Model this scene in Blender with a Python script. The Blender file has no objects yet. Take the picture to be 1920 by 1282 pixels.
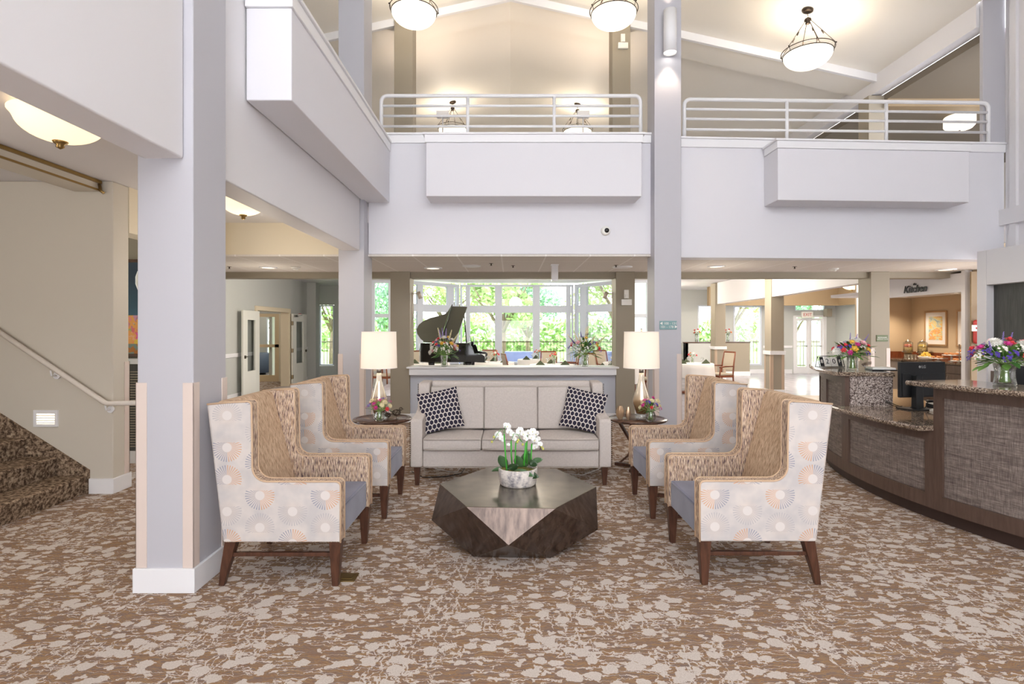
WORLD, BAY, FRONT, RL, EXPO = 8.0, 0, 0, 4, 0.0
import bpy, math, random
from mathutils import Vector, Matrix, Euler
PI = math.pi
SC = bpy.context.scene
COL = SC.collection
K = 1024.0          # focal length in pixels
VX, VY, EH = 957.0, 617.0, 1.62

def P(px, py, Y):
    return ((px - VX) * Y / K, Y, EH - (py - VY) * Y / K)
def PX(px, Y): return (px - VX) * Y / K
def PZ(py, Y): return EH - (py - VY) * Y / K

# ------------------------------------------------------------------ mesh builder
class M:
    def __init__(s): s.v = []; s.f = []; s.m = []; s.s = []
    def add(s, vs, fs, mi=0, sm=False):
        b = len(s.v); s.v += [tuple(p) for p in vs]
        for q in fs:
            s.f.append(tuple(b + i for i in q)); s.m.append(mi); s.s.append(sm)
        return s
    def box(s, x0, x1, y0, y1, z0, z1, mi=0):
        if x0 > x1: x0, x1 = x1, x0
        if y0 > y1: y0, y1 = y1, y0
        if z0 > z1: z0, z1 = z1, z0
        vs = [(x, y, z) for z in (z0, z1) for y in (y0, y1) for x in (x0, x1)]
        return s.add(vs, [(0,2,3,1),(4,5,7,6),(0,1,5,4),(2,6,7,3),(0,4,6,2),(1,3,7,5)], mi)
    def taper(s, b, t, z0, z1, mi=0):   # b,t = (x0,x1,y0,y1)
        vs = [(b[0],b[2],z0),(b[1],b[2],z0),(b[1],b[3],z0),(b[0],b[3],z0),(t[0],t[2],z1),(t[1],t[2],z1),(t[1],t[3],z1),(t[0],t[3],z1)]
        return s.add(vs, [(0,3,2,1),(4,5,6,7),(0,1,5,4),(1,2,6,5),(2,3,7,6),(3,0,4,7)], mi)
    def prism(s, pts, ax, a, b, mi=0, cap_a=None, cap_b=None, sm=False):
        # pts 2D polygon; ax = axis of extrusion; from a to b
        def mk(p, t):
            return {'x': (t, p[0], p[1]), 'y': (p[0], t, p[1]), 'z': (p[0], p[1], t)}[ax]
        n = len(pts); area = sum(pts[i][0]*pts[(i+1)%n][1]-pts[(i+1)%n][0]*pts[i][1] for i in range(n))
        ccw = area > 0
        if ax == 'y': ccw = not ccw
        if a > b: a, b = b, a; cap_a, cap_b = cap_b, cap_a
        base = len(s.v)
        s.v += [mk(p, a) for p in pts] + [mk(p, b) for p in pts]
        lo = list(range(base, base+n)); hi = list(range(base+n, base+2*n))
        def put(f, m, smo=False): s.f.append(tuple(f)); s.m.append(m); s.s.append(smo)
        put(lo[::-1] if ccw else lo, mi if cap_a is None else cap_a)
        put(hi if ccw else hi[::-1], mi if cap_b is None else cap_b)
        for i in range(n):
            j = (i+1) % n
            q = (lo[i], lo[j], hi[j], hi[i])
            put(q if ccw else q[::-1], mi, sm)
        return s
    def tube(s, pts, r, n=8, closed=False, mi=0, caps=True):
        pts = [Vector(p) for p in pts]; L = len(pts)
        rs = r if isinstance(r, (list, tuple)) else [r]*L
        base = len(s.v); ref = None
        for i, p in enumerate(pts):
            if closed: d = pts[(i+1) % L] - pts[i-1]
            else: d = pts[min(i+1, L-1)] - pts[max(i-1, 0)]
            if d.length < 1e-9: d = Vector((0,0,1))
            d.normalize()
            if ref is None:
                ref = d.orthogonal().normalized()
            ref = (ref - d*ref.dot(d))
            if ref.length < 1e-6: ref = d.orthogonal()
            ref.normalize(); bi = d.cross(ref)
            for k in range(n):
                t = 2*PI*k/n
                s.v.append(tuple(p + (ref*math.cos(t) + bi*math.sin(t))*rs[i]))
        for i in range(L if closed else L-1):
            for k in range(n):
                a = base+i*n+k; b = base+i*n+(k+1) % n
                j = (i+1) % L
                c = base+j*n+(k+1) % n; d = base+j*n+k
                s.f.append((a,b,c,d)); s.m.append(mi); s.s.append(True)
        if caps and not closed:
            s.f.append(tuple(base+k for k in range(n))[::-1]); s.m.append(mi); s.s.append(False)
            s.f.append(tuple(base+(L-1)*n+k for k in range(n))); s.m.append(mi); s.s.append(False)
        return s
    def lathe(s, prof, c=(0,0,0), n=28, mi=0, sm=True, wob=None):
        base = len(s.v); rings = []
        for (r, z) in prof:
            if r < 1e-6:
                s.v.append((c[0], c[1], c[2]+z)); rings.append([len(s.v)-1])
            else:
                ids = []
                for k in range(n):
                    t = 2*PI*k/n; rr = r*(wob(t, z) if wob else 1)
                    s.v.append((c[0]+rr*math.cos(t), c[1]+rr*math.sin(t), c[2]+z)); ids.append(len(s.v)-1)
                rings.append(ids)
        for a, b in zip(rings, rings[1:]):
            for k in range(n):
                if len(a) == 1 and len(b) == 1: continue
                if len(a) == 1: q = (a[0], b[(k+1) % n], b[k])
                elif len(b) == 1: q = (a[k], a[(k+1) % n], b[0])
                else: q = (a[k], a[(k+1) % n], b[(k+1) % n], b[k])
                s.f.append(q); s.m.append(mi); s.s.append(sm)
        return s
    def ball(s, c, r, n=10, mi=0, jit=0, rnd=None):
        rx, ry, rz = r if isinstance(r, (tuple, list)) else (r, r, r)
        m = max(4, n//2); base = len(s.v)
        rings = []
        for i in range(m+1):
            ph = PI*i/m
            if i in (0, m):
                s.v.append((c[0], c[1], c[2]-rz*math.cos(ph))); rings.append([len(s.v)-1]); continue
            ids = []
            for k in range(n):
                t = 2*PI*k/n; j = 1 + (rnd.uniform(-jit, jit) if rnd else 0)
                s.v.append((c[0]+rx*j*math.sin(ph)*math.cos(t), c[1]+ry*j*math.sin(ph)*math.sin(t), c[2]-rz*j*math.cos(ph))); ids.append(len(s.v)-1)
            rings.append(ids)
        for a, b in zip(rings, rings[1:]):
            for k in range(n):
                if len(a) == 1: q = (a[0], b[(k+1) % n], b[k])
                elif len(b) == 1: q = (a[k], a[(k+1) % n], b[0])
                else: q = (a[k], a[(k+1) % n], b[(k+1) % n], b[k])
                s.f.append(q); s.m.append(mi); s.s.append(True)
        return s
    def arc(s, cx, cy, r0, r1, a0, a1, z0, z1, n=24, mi=0):
        # desk style arc, point = (cx - r cos a, cy + r sin a), r1 outer
        base = len(s.v)
        for i in range(n+1):
            a = a0+(a1-a0)*i/n; ca, sa = math.cos(a), math.sin(a)
            for r, z in ((r0,z0),(r1,z0),(r1,z1),(r0,z1)):
                s.v.append((cx-r*ca, cy+r*sa, z))
        for i in range(n):
            b = base+4*i
            for k in range(4):
                k2 = (k+1) % 4
                s.f.append((b+k, b+4+k, b+4+k2, b+k2)); s.m.append(mi); s.s.append(False)
        s.f.append((base, base+1, base+2, base+3)); s.m.append(mi); s.s.append(False)
        e = base+4*n
        s.f.append((e+3, e+2, e+1, e)); s.m.append(mi); s.s.append(False)
        return s
    def xf(s, mat, start=0):
        for i in range(start, len(s.v)): s.v[i] = tuple(mat @ Vector(s.v[i]))
        return s
    def mesh(s, name, mats):
        me = bpy.data.meshes.new(name); me.from_pydata(s.v, [], s.f); me.update()
        if not isinstance(mats, (list, tuple)): mats = [mats]
        for m in mats: me.materials.append(m)
        for p, mi, sm in zip(me.polygons, s.m, s.s): p.material_index = mi; p.use_smooth = sm
        return me
    def build(s, name, mats, parent=None, bevel=0, seg=2, sub=0, smooth=False, loc=None, rot=None):
        me = s.mesh(name, mats)
        o = bpy.data.objects.new(name, me); COL.objects.link(o)
        if parent: o.parent = parent
        if loc: o.location = loc
        if rot: o.rotation_euler = rot
        if smooth or bevel:
            for p in me.polygons: p.use_smooth = True
        if bevel:
            b = o.modifiers.new('bevel', 'BEVEL'); b.width = bevel; b.segments = seg; b.limit_method = 'ANGLE'; b.angle_limit = 0.6
            b.harden_normals = True
        if sub:
            q = o.modifiers.new('sub', 'SUBSURF'); q.levels = sub; q.render_levels = sub
        return o

def tag(o, label=None, cat=None, group=None, kind=None):
    if label: o['label'] = label
    if cat: o['category'] = cat
    if group: o['group'] = group
    if kind: o['kind'] = kind
    return o
def thing(name, label, cat, loc=(0,0,0), rz=0, group=None):
    o = bpy.data.objects.new(name, None); COL.objects.link(o); o.empty_display_size = .1
    o.location = loc; o.rotation_euler = (0, 0, rz)
    return tag(o, label, cat, group)
def struct(name, m, mats, label, cat, bevel=0, seg=2):
    return tag(m.build(name, mats, bevel=bevel, seg=seg), label, cat, None, 'structure')
def children(o): return [c for c in bpy.data.objects if c.parent == o]
def dup(root, loc, rz=0, label=None, group=None, scale=None):
    r = root.copy(); COL.objects.link(r); r.location = loc; r.rotation_euler = (root.rotation_euler[0], root.rotation_euler[1], rz)
    if label: r['label'] = label
    if group: r['group'] = group
    if scale: r.scale = (scale,)*3
    def rec(a, b):
        for ch in a.children:
            c = ch.copy(); COL.objects.link(c); c.parent = b; rec(ch, c)
    rec(root, r)
    return r

# ------------------------------------------------------------------ shader expressions
class Ex:
    nt = None
    def __init__(s, v): s.v = v
    @staticmethod
    def op(o, *a):
        n = Ex.nt.nodes.new('ShaderNodeMath'); n.operation = o
        for i, x in enumerate(a):
            x = x.v if isinstance(x, Ex) else x
            if isinstance(x, (int, float)): n.inputs[i].default_value = x
            else: Ex.nt.links.new(x, n.inputs[i])
        return Ex(n.outputs[0])
    def __add__(s, o): return Ex.op('ADD', s, o)
    __radd__ = __add__
    def __sub__(s, o): return Ex.op('SUBTRACT', s, o)
    def __rsub__(s, o): return Ex.op('SUBTRACT', o, s)
    def __mul__(s, o): return Ex.op('MULTIPLY', s, o)
    __rmul__ = __mul__
    def __truediv__(s, o): return Ex.op('DIVIDE', s, o)
    def lt(s, o): return Ex.op('LESS_THAN', s, o)
    def gt(s, o): return Ex.op('GREATER_THAN', s, o)
    def step(s, a, b):   # smooth 0..1 between a and b
        n = Ex.nt.nodes.new('ShaderNodeMapRange'); n.interpolation_type = 'SMOOTHSTEP'
        Ex.nt.links.new(s.v, n.inputs[0]); n.inputs[1].default_value = a; n.inputs[2].default_value = b
        return Ex(n.outputs[0])
def fl(x): return Ex.op('FLOOR', x)
def fr(x): return Ex.op('FRACT', x)
def ab(x): return Ex.op('ABSOLUTE', x)
def sq(x): return Ex.op('SQRT', x)
def mn(a, b): return Ex.op('MINIMUM', a, b)
def mx(a, b): return Ex.op('MAXIMUM', a, b)
def fmod2(a, b): return Ex.op('FLOORED_MODULO', a, b)
def sn(x): return Ex.op('SINE', x)
def at2(a, b): return Ex.op('ARCTAN2', a, b)
def coords(which='Object'):
    t = Ex.nt.nodes.new('ShaderNodeTexCoord'); g = Ex.nt.nodes.new('ShaderNodeSeparateXYZ')
    Ex.nt.links.new(t.outputs[which], g.inputs[0])
    return Ex(g.outputs[0]), Ex(g.outputs[1]), Ex(g.outputs[2])
def comb(x, y, z):
    n = Ex.nt.nodes.new('ShaderNodeCombineXYZ')
    for i, a in enumerate((x, y, z)):
        a = a.v if isinstance(a, Ex) else a
        if isinstance(a, (int, float)): n.inputs[i].default_value = a
        else: Ex.nt.links.new(a, n.inputs[i])
    return n.outputs[0]
def noise(vec, scale=1, detail=2, rough=.5, dist=0, col=False):
    n = Ex.nt.nodes.new('ShaderNodeTexNoise'); Ex.nt.links.new(vec, n.inputs['Vector'])
    n.inputs['Scale'].default_value = scale; n.inputs['Detail'].default_value = detail
    n.inputs['Roughness'].default_value = rough; n.inputs['Distortion'].default_value = dist
    return n.outputs['Color'] if col else Ex(n.outputs[0])
def voro(vec, scale=1, feature='F1', rnd=1, out='Distance'):
    n = Ex.nt.nodes.new('ShaderNodeTexVoronoi'); n.feature = feature; Ex.nt.links.new(vec, n.inputs['Vector'])
    n.inputs['Scale'].default_value = scale; n.inputs['Randomness'].default_value = rnd
    return Ex(n.outputs[out]) if out == 'Distance' else n.outputs[out]
def ramp(f, stops, const=False):
    n = Ex.nt.nodes.new('ShaderNodeValToRGB'); Ex.nt.links.new(f.v, n.inputs[0])
    cr = n.color_ramp; cr.interpolation = 'CONSTANT' if const else 'LINEAR'
    while len(cr.elements) < len(stops): cr.elements.new(1)
    for e, (p, c) in zip(cr.elements, stops): e.position = p; e.color = (*c, 1)
    return n.outputs[0]
def mixc(f, a, b, mode='MIX'):
    n = Ex.nt.nodes.new('ShaderNodeMix'); n.data_type = 'RGBA'; n.blend_type = mode
    f = f.v if isinstance(f, Ex) else f
    if isinstance(f, (int, float)): n.inputs[0].default_value = f
    else: Ex.nt.links.new(f, n.inputs[0])
    for i, c in ((6, a), (7, b)):
        if isinstance(c, (tuple, list)): n.inputs[i].default_value = (*c, 1)
        else: Ex.nt.links.new(c, n.inputs[i])
    return n.outputs[2]
def S(r, g, b):   # sRGB 0-255 -> linear
    return tuple(((c/255)/12.92 if c/255 <= .04045 else ((c/255+.055)/1.055)**2.4) for c in (r, g, b))
MATS = {}
def mat(name, color, rough=.6, metal=0, fn=None, bump=None, emit=None, spec=.5, coat=0, trans=0, ior=1.45, alpha=1, sheen=0):
    m = bpy.data.materials.new(name); m.use_nodes = True; nt = m.node_tree; Ex.nt = nt
    b = nt.nodes['Principled BSDF']
    b.inputs['Base Color'].default_value = (*color, 1); b.inputs['Roughness'].default_value = rough
    b.inputs['Metallic'].default_value = metal; b.inputs['Specular IOR Level'].default_value = spec
    b.inputs['Coat Weight'].default_value = coat; b.inputs['Transmission Weight'].default_value = trans
    b.inputs['IOR'].default_value = ior; b.inputs['Alpha'].default_value = alpha; b.inputs['Sheen Weight'].default_value = sheen
    if fn:
        c = fn(); nt.links.new(c.v if isinstance(c, Ex) else c, b.inputs['Base Color'])
    if bump:
        h, st, dist = bump(); n = nt.nodes.new('ShaderNodeBump'); n.inputs['Strength'].default_value = st; n.inputs['Distance'].default_value = dist
        nt.links.new(h.v, n.inputs['Height']); nt.links.new(n.outputs[0], b.inputs['Normal'])
    if emit:
        b.inputs['Emission Color'].default_value = (*emit[0], 1); b.inputs['Emission Strength'].default_value = emit[1]
    MATS[name] = m; return m

# ---- paints
def paintbump():
    x, y, z = coords(); return noise(comb(x, y, z), 180, 2), .05, .002
def paint(name, c, rough=.55): return mat(name, c, rough, bump=paintbump, spec=.3)
W_WHITE = paint('paint_white', S(228, 226, 228))
W_FASC = paint('paint_fascia', S(226, 225, 230))
W_COL = paint('paint_column', S(192, 191, 197))
W_GREY = paint('paint_grey', S(196, 198, 194))
W_STAIR = paint('paint_stair_wall', S(210, 203, 190))
W_TAUPE = paint('paint_taupe', S(158, 149, 133))
W_CREAM = paint('paint_cream', S(230, 219, 196))
W_TAN = paint('paint_tan', S(206, 186, 158))
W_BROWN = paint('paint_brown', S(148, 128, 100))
W_BLUEG = paint('paint_bluegrey', S(202, 206, 216))
W_VAULT = paint('paint_vault', S(240, 235, 226))
W_TRIM = mat('trim_white', S(238, 238, 240), .35)
W_GUARD = mat('corner_guard', S(222, 206, 196), .4)
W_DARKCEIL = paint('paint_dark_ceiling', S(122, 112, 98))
FRAME = mat('window_frame_white', S(214, 220, 230), .4)
def tilefn():
    x, y, z = coords()
    gx = ab(fr(x/.61 + .2) - .5).gt(.482); gy = ab(fr(y/1.22 + .37) - .5).gt(.491)
    n = noise(comb(x, y, z), 90, 3)
    base = ramp(n, [(.3, S(216, 209, 202)), (.7, S(228, 222, 215))])
    return mixc(mx(gx, gy), base, S(240, 236, 232))
M_TILE = mat('ceiling_tile', (.5,.5,.5), .8, fn=tilefn)

def carpetfn():
    x, y, z = coords()
    d1 = noise(comb(x, y, 0.), 19, 3, .6, col=True); sp = Ex.nt.nodes.new('ShaderNodeSeparateColor'); Ex.nt.links.new(d1, sp.inputs[0])
    dx = (Ex(sp.outputs[0]) - .5) * .085; dy = (Ex(sp.outputs[1]) - .5) * .05
    # brown streaky ground
    st = noise(comb(x*5 + dx*8, y*46 + dy*46, 0.), 1.3, 4, .6)
    ground = ramp(st, [(.27, S(98, 82, 74)), (.38, S(144, 114, 92)), (.45, S(120, 106, 106)), (.51, S(164, 132, 94)), (.57, S(138, 104, 82)), (.64, S(120, 108, 104)), (.72, S(178, 150, 106))])
    fine = noise(comb(x*60, y*260, 0.), 1, 2)
    ground = mixc(fine.step(.3, .7)*.3, ground, S(168, 142, 120))
    # blobs
    v = voro(comb((x+dx)*8.2, (y+dy)*10.2, 0.), 1, rnd=.95)
    v2 = voro(comb((x+dx*1.3)*13+3.3, (y+dy*1.4)*19, 0.), 1, rnd=1)
    big = noise(comb(x, y, 3.), 2.2, 1)
    blob = mx(v.lt(.36), v2.lt(.25 + big*.02 - .0))
    # thin pale strings, mostly running across
    s1 = noise(comb(x*3.4 + dx*9, y*17 + dy*20, 5.), 1.35, 2, .5)
    strings = ab(s1 - .5).lt(.017)
    s2 = noise(comb(x*16 + dx*14, y*4 + dy*8, 9.), 1.3, 2, .5)
    patch = noise(comb(x, y, 7.), 1.7, 1).gt(.53)
    strings2 = ab(s2 - .5).lt(.022)*patch
    m = mx(blob, mx(strings, strings2))
    light = ramp(noise(comb(x, y, 1.), 140, 2), [(.3, S(196, 184, 174)), (.7, S(216, 206, 198))])
    return mixc(m, ground, light)
def carpetbump():
    x, y, z = coords(); return noise(comb(x, y*2., 0.), 240, 2), .5, .004
M_CARPET = mat('carpet', (.3,.2,.15), .95, fn=carpetfn, bump=carpetbump, spec=.1)
def staircarpet():
    x, y, z = coords()
    n = noise(comb(x*1.0, y, z), 32, 4, .7)
    return ramp(n, [(.36, S(64, 52, 44)), (.47, S(112, 94, 78)), (.56, S(160, 138, 116)), (.68, S(190, 172, 148))])
M_STAIR = mat('stair_carpet', (.2,.15,.1), .95, fn=staircarpet, bump=carpetbump, spec=.1)
def vinylfn():
    x, y, z = coords()
    pl = fl(x/.18); n = noise(comb(pl*7.3, y*.6, 0.), 2, 2); g = noise(comb(x*40, y*3, 0.), 1, 3)
    return ramp(n*.6 + g*.4, [(.3, S(158, 152, 160)), (.7, S(196, 190, 196))])
M_VINYL = mat('vinyl_plank', (.4,.4,.4), .22, fn=vinylfn)
def tanfloor():
    x, y, z = coords(); g = noise(comb(x*3, y*30, 0.), 1, 3)
    return ramp(g, [(.3, S(150, 122, 98)), (.7, S(190, 164, 136))])
M_TANFLOOR = mat('tan_wood_floor', (.4,.3,.2), .35, fn=tanfloor)

# ---- fabrics
def medallion(axis):
    def f():
        x, y, z = coords(); u0 = x if axis == 'x' else y
        u = u0/.205 + .17; i = fl(u); v = z/.2 + fmod2(i, 2.)*.5 + .1
        fu = fr(u) - .5; fv = fr(v) - .5; j = fl(v)
        r = sq(fu*fu + fv*fv); a = at2(fv, fu)
        flip = fmod2(i + j, 2.)                         # bursts alternate
        rays = sn(a*34.).gt(.35)*r.gt(.14)*r.lt(.45)
        rays = rays*(1. - ab(fv*(flip*2.-1.) + .0).lt(.0))
        half = (fv*(flip*2.-1.)).gt(-.16)
        rays = rays*half
        dot = r.step(.155, .135)
        n = noise(comb(x, y, z), 9, 2)
        base = ramp(n, [(.35, S(194, 189, 187)), (.65, S(211, 203, 197))])
        rc = mixc(fu.gt(0.), S(134, 138, 156), S(206, 150, 106))
        rc = mixc(fmod2(j, 3.).gt(1.5), rc, S(178, 174, 176))
        c = mixc(rays*.8, base, rc)
        halo = r.step(.46, .1)*.18
        c = mixc(halo, c, S(232, 208, 186))
        return mixc(dot, c, S(216, 209, 204))
    return f
def weavebump():
    x, y, z = coords(); return noise(comb(x, y, z), 420, 2), .25, .002
F_MEDX = mat('medallion_fabric_side', (.6,.6,.6), .85, fn=medallion('x'), bump=weavebump, spec=.15)
F_MEDY = mat('medallion_fabric_back', (.6,.6,.6), .85, fn=medallion('y'), bump=weavebump, spec=.15)
def stripes():
    x, y, z = coords()
    n = noise(comb(x*190, y*190, z*20), 1, 2, .6)
    n2 = noise(comb((x - y)*120, (x + y)*120, z*9), 1, 1)
    c = ramp(n, [(.38, S(106, 88, 92)), (.46, S(150, 126, 114)), (.51, S(206, 180, 154)), (.62, S(230, 210, 188))])
    return mixc(n2.step(.55, .7)*.5, c, S(196, 158, 116))
F_STRIPE = mat('striped_fabric', (.5,.4,.3), .85, fn=stripes, bump=weavebump, spec=.15)
def stripes2():
    x, y, z = coords()
    n = noise(comb(y*200, x*14, z*24), 1, 2, .6)
    return ramp(n, [(.34, S(160, 130, 106)), (.48, S(200, 170, 140)), (.6, S(222, 196, 168))])
F_STRIPE_TAN = mat('tan_striped_fabric', (.5,.4,.3), .85, fn=stripes2, bump=weavebump, spec=.15)
def velv():
    x, y, z = coords(); n = noise(comb(x, y, z), 5, 3)
    return ramp(n, [(.3, S(92, 94, 116)), (.7, S(116, 118, 140))])
F_BLUE = mat('slate_blue_velvet', (.1,.1,.2), .6, fn=velv, sheen=.4, spec=.2)
def linen():
    x, y, z = coords(); n = noise(comb(x*40, y*40, z*260), 1, 2); n2 = noise(comb(x*260, y*40, z*40), 1, 2)
    return ramp(n*.5 + n2*.5, [(.3, S(186, 177, 171)), (.7, S(210, 201, 194))])
F_SOFA = mat('beige_linen', (.5,.5,.5), .9, fn=linen, bump=weavebump, spec=.12)
F_PIPE = mat('fabric_piping', S(176, 166, 158), .85)
F_PIPE_TAN = mat('tan_piping', S(206, 176, 146), .85)
def hexfn():
    x, y, z = coords('UV')
    def lat(ox, oy):
        a = ab(fr(x*9.5 + ox) - .5); b = ab(fr(y*4.6 + oy) - .5)*1.732
        return mx(a, a*.5 + b*.866)
    d = mn(lat(0., 0.), lat(.5, .5))
    outline = d.lt(.405)
    return mixc(outline, S(212, 204, 198), S(52, 48, 62))
F_HEX = mat('navy_lattice_fabric', (.1,.1,.1), .85, fn=hexfn, spec=.1)

# ---- woods, metals, stone
def woodfn(a, b, sx=3, sy=3, sz=30):
    def f():
        x, y, z = coords(); n = noise(comb(x*sx, y*sy, z*sz), 1.5, 4, .6, 1.0)
        return ramp(n, [(.3, a), (.7, b)])
    return f
WD_DARK = mat('dark_walnut', (.1,.05,.03), .35, fn=woodfn(S(62, 38, 28), S(96, 62, 46), 20, 20, 3))
WD_TABLE = mat('espresso_wood_top', (.1,.05,.03), .22, fn=woodfn(S(64, 42, 34), S(104, 74, 60), 3, 22, 3), coat=.3)
WD_CHERRY = mat('cherry_wood', (.3,.1,.05), .35, fn=woodfn(S(110, 58, 36), S(146, 84, 54), 20, 20, 3))
WD_DESK = mat('desk_brown', (.1,.08,.07), .38, fn=woodfn(S(84, 66, 58), S(102, 82, 72), 20, 20, 2))
def bronze():
    x, y, z = coords(); n = noise(comb(x*26, y*26, z*3), 1, 4, .6)
    return ramp(n, [(.3, S(60, 48, 42)), (.7, S(104, 88, 78))])
def bronzeb():
    x, y, z = coords(); return noise(comb(x*40, y*40, z*6), 1, 2), .08, .002
M_BRONZE = mat('dark_bronze_facets', (.05,.04,.03), .24, .6, fn=bronze, bump=bronzeb, spec=.7)
def topfn():
    x, y, z = coords(); n = noise(comb(x*5, y*5, z), 1, 3, .6)
    return ramp(n, [(.3, S(112, 106, 96)), (.7, S(150, 144, 130))])
M_BRONZETOP = mat('bronze_table_top', (.05,.04,.03), .2, .75, fn=topfn, spec=.8)  # top tinted paler than the base to carry the bay window reflection
def granite(light):
    def f():
        x, y, z = coords()
        v = voro(comb(x, y, z), 120, out='Color'); sp = Ex.nt.nodes.new('ShaderNodeSeparateColor'); Ex.nt.links.new(v, sp.inputs[0])
        n = noise(comb(x, y, z), 60, 3)
        g = Ex(sp.outputs[0])*.6 + n*.4
        if light: return ramp(g, [(.2, S(70, 60, 58)), (.42, S(120, 106, 100)), (.55, S(160, 146, 138)), (.8, S(206, 194, 186))])
        return ramp(g, [(.2, S(62, 50, 44)), (.45, S(118, 100, 86)), (.65, S(160, 142, 124)), (.85, S(190, 176, 158))])
    return f
M_GRANITE = mat('brown_granite', (.3,.3,.3), .08, fn=granite(False), spec=.7)
M_GRANITE2 = mat('speckled_granite', (.3,.3,.3), .2, fn=granite(True))
def woven():
    x, y, z = coords()
    a = noise(comb(x*12, y*12, z*240), 1, 3, .65); b = noise(comb(x*220, y*220, z*10), 1, 3, .65)
    c = noise(comb(x*3, y*3, z*50), 1, 2)
    return ramp(a*.4 + b*.4 + c*.2, [(.36, S(74, 62, 58)), (.48, S(114, 102, 96)), (.56, S(142, 130, 122)), (.66, S(176, 164, 154))])
M_WOVEN = mat('woven_wallcovering', (.3,.3,.3), .7, fn=woven)
M_BLACK = mat('black_plastic', S(28, 29, 31), .35)
M_BLACKG = mat('black_gloss', S(22, 22, 22), .08, coat=.5)
M_PIANOLID = mat('piano_lid_polish', S(64, 64, 50), .12, coat=.6)
M_STEEL = mat('brushed_steel', S(178, 176, 172), .3, 1)
M_IRON = mat('bronze_iron', S(70, 60, 52), .4, .7)
M_BRASS = mat('aged_brass', S(150, 124, 78), .35, .9)
M_GOLD = mat('champagne_gold', S(206, 178, 146), .28, .75)
M_WHITEPL = mat('white_plastic', S(236, 234, 228), .35)
M_RED = mat('red_plastic', S(200, 44, 44), .4)
M_DKGREY = mat('dark_charcoal_panel', S(72, 72, 70), .55, fn=woodfn(S(62, 62, 60), S(86, 86, 82), 30, 30, 2))
M_CAB = mat('grey_cabinet', (.3,.3,.3), .5, fn=woodfn(S(112, 104, 102), S(134, 126, 124), 30, 30, 2))
M_CLOTH = mat('white_tablecloth', S(236, 232, 226), .85)
M_NAPKIN = mat('olive_napkin', S(76, 84, 62), .85)
def glassmat(name, c, rough=0, mixf=.12):
    m = bpy.data.materials.new(name); m.use_nodes = True; nt = m.node_tree; nt.nodes.clear()
    o = nt.nodes.new('ShaderNodeOutputMaterial'); mxs = nt.nodes.new('ShaderNodeMixShader')
    t = nt.nodes.new('ShaderNodeBsdfTransparent'); g = nt.nodes.new('ShaderNodeBsdfGlossy')
    t.inputs[0].default_value = (*c, 1); g.inputs['Roughness'].default_value = rough
    f = nt.nodes.new('ShaderNodeFresnel'); f.inputs[0].default_value = 1.45
    ad = nt.nodes.new('ShaderNodeMath'); ad.operation = 'MULTIPLY_ADD'; nt.links.new(f.outputs[0], ad.inputs[0]); ad.inputs[1].default_value = .5; ad.inputs[2].default_value = mixf*.3
    nt.links.new(ad.outputs[0], mxs.inputs[0]); nt.links.new(t.outputs[0], mxs.inputs[1]); nt.links.new(g.outputs[0], mxs.inputs[2]); nt.links.new(mxs.outputs[0], o.inputs[0])
    return m
M_PANE = glassmat('window_glass', (.97, .98, .98), 0, .05)
M_GLASS = glassmat('vase_glass', (.97, .985, .98), 0, .3)
M_WATER = glassmat('vase_water', (.86, .93, .86), 0, .2)
def em(name, c, st): return mat(name, c, .5, emit=(c, st))
E_BOWL = em('lit_alabaster_glass', S(255, 244, 222), 1.5)
E_DOME = em('lit_dome_glass', S(255, 230, 190), 1.15)
E_DISC = em('lit_recessed_lens', S(255, 240, 214), 2.0)
E_SHADE = mat('lit_lamp_shade', S(232, 220, 204), .8, emit=(S(255, 236, 214), .38))
E_STEP = em('lit_step_louver', S(255, 240, 212), 1.6)
E_SPOT = em('lit_spot_lens', S(255, 248, 236), 6)
# =================================================================== SETTING
ZC = 2.62      # dropped ceiling
ZF = 2.65      # underside of upper fascias
def vz(x): return 7.73 - .223*abs(x)

# ---- floors
m = M(); m.box(-9, 12.5, -3, 9.75, -.1, 0)
struct('floor', m, M_CARPET, 'patterned beige and brown carpet covering the lobby floor', 'carpet')
m = M(); m.box(-6.4, -4.5, 9.75, 18.1, -.1, -.001); m.box(-4.5, 4.4, 9.75, 17.05, -.1, -.001); m.box(4.4, 6.6, 9.75, 20.15, -.1, -.001); m.box(6.6, 12.5, 13.4, 20.15, -.1, -.001)
m.prism([(-9.6, 9.75), (-6.4, 9.75), (-6.4, 18.1), (-7.4, 18.1), (-7.4, 20.1), (-9.6, 20.1)], 'z', -.1, -.001)
struct('floor_dining', m, M_VINYL, 'pale grey plank floor of the dining room', 'floor')
m = M(); m.box(6.6, 12.5, 9.75, 13.4, -.1, -.0005)
struct('floor_kitchen', m, M_TANFLOOR, 'tan wood floor by the kitchen nook', 'floor')

M_TANGUARD = mat('tan_corner_guard', S(190, 168, 146), .5)
def column(x0, x1, y0, y1, z1, mt, label, guards=True, base=True, z0=0.0, gtop=1.29, gm=None):
    m = M(); m.box(x0, x1, y0, y1, z0, z1)
    c = struct('column', m, mt, label, 'column', bevel=.008)
    if base:
        b = M(); o = .018; b.box(x0-o, x1+o, y0-o, y1+o, 0, .15)
        t = b.build('baseboard', W_TRIM, c, bevel=.004)
    if guards:
        w = .062; o = .006
        for gx, gy in ((x0, y0), (x1, y0), (x0, y1), (x1, y1)):
            g = M(); sx = 1 if gx == x0 else -1; sy = 1 if gy == y0 else -1
            g.box(gx-sx*o, gx+sx*w, gy-sy*o, gy, .151, gtop); g.box(gx-sx*o, gx, gy-sy*o, gy+sy*w, .151, gtop)
            g.build('corner_guard', gm or W_GUARD, c, bevel=.002)
    return c
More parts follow.
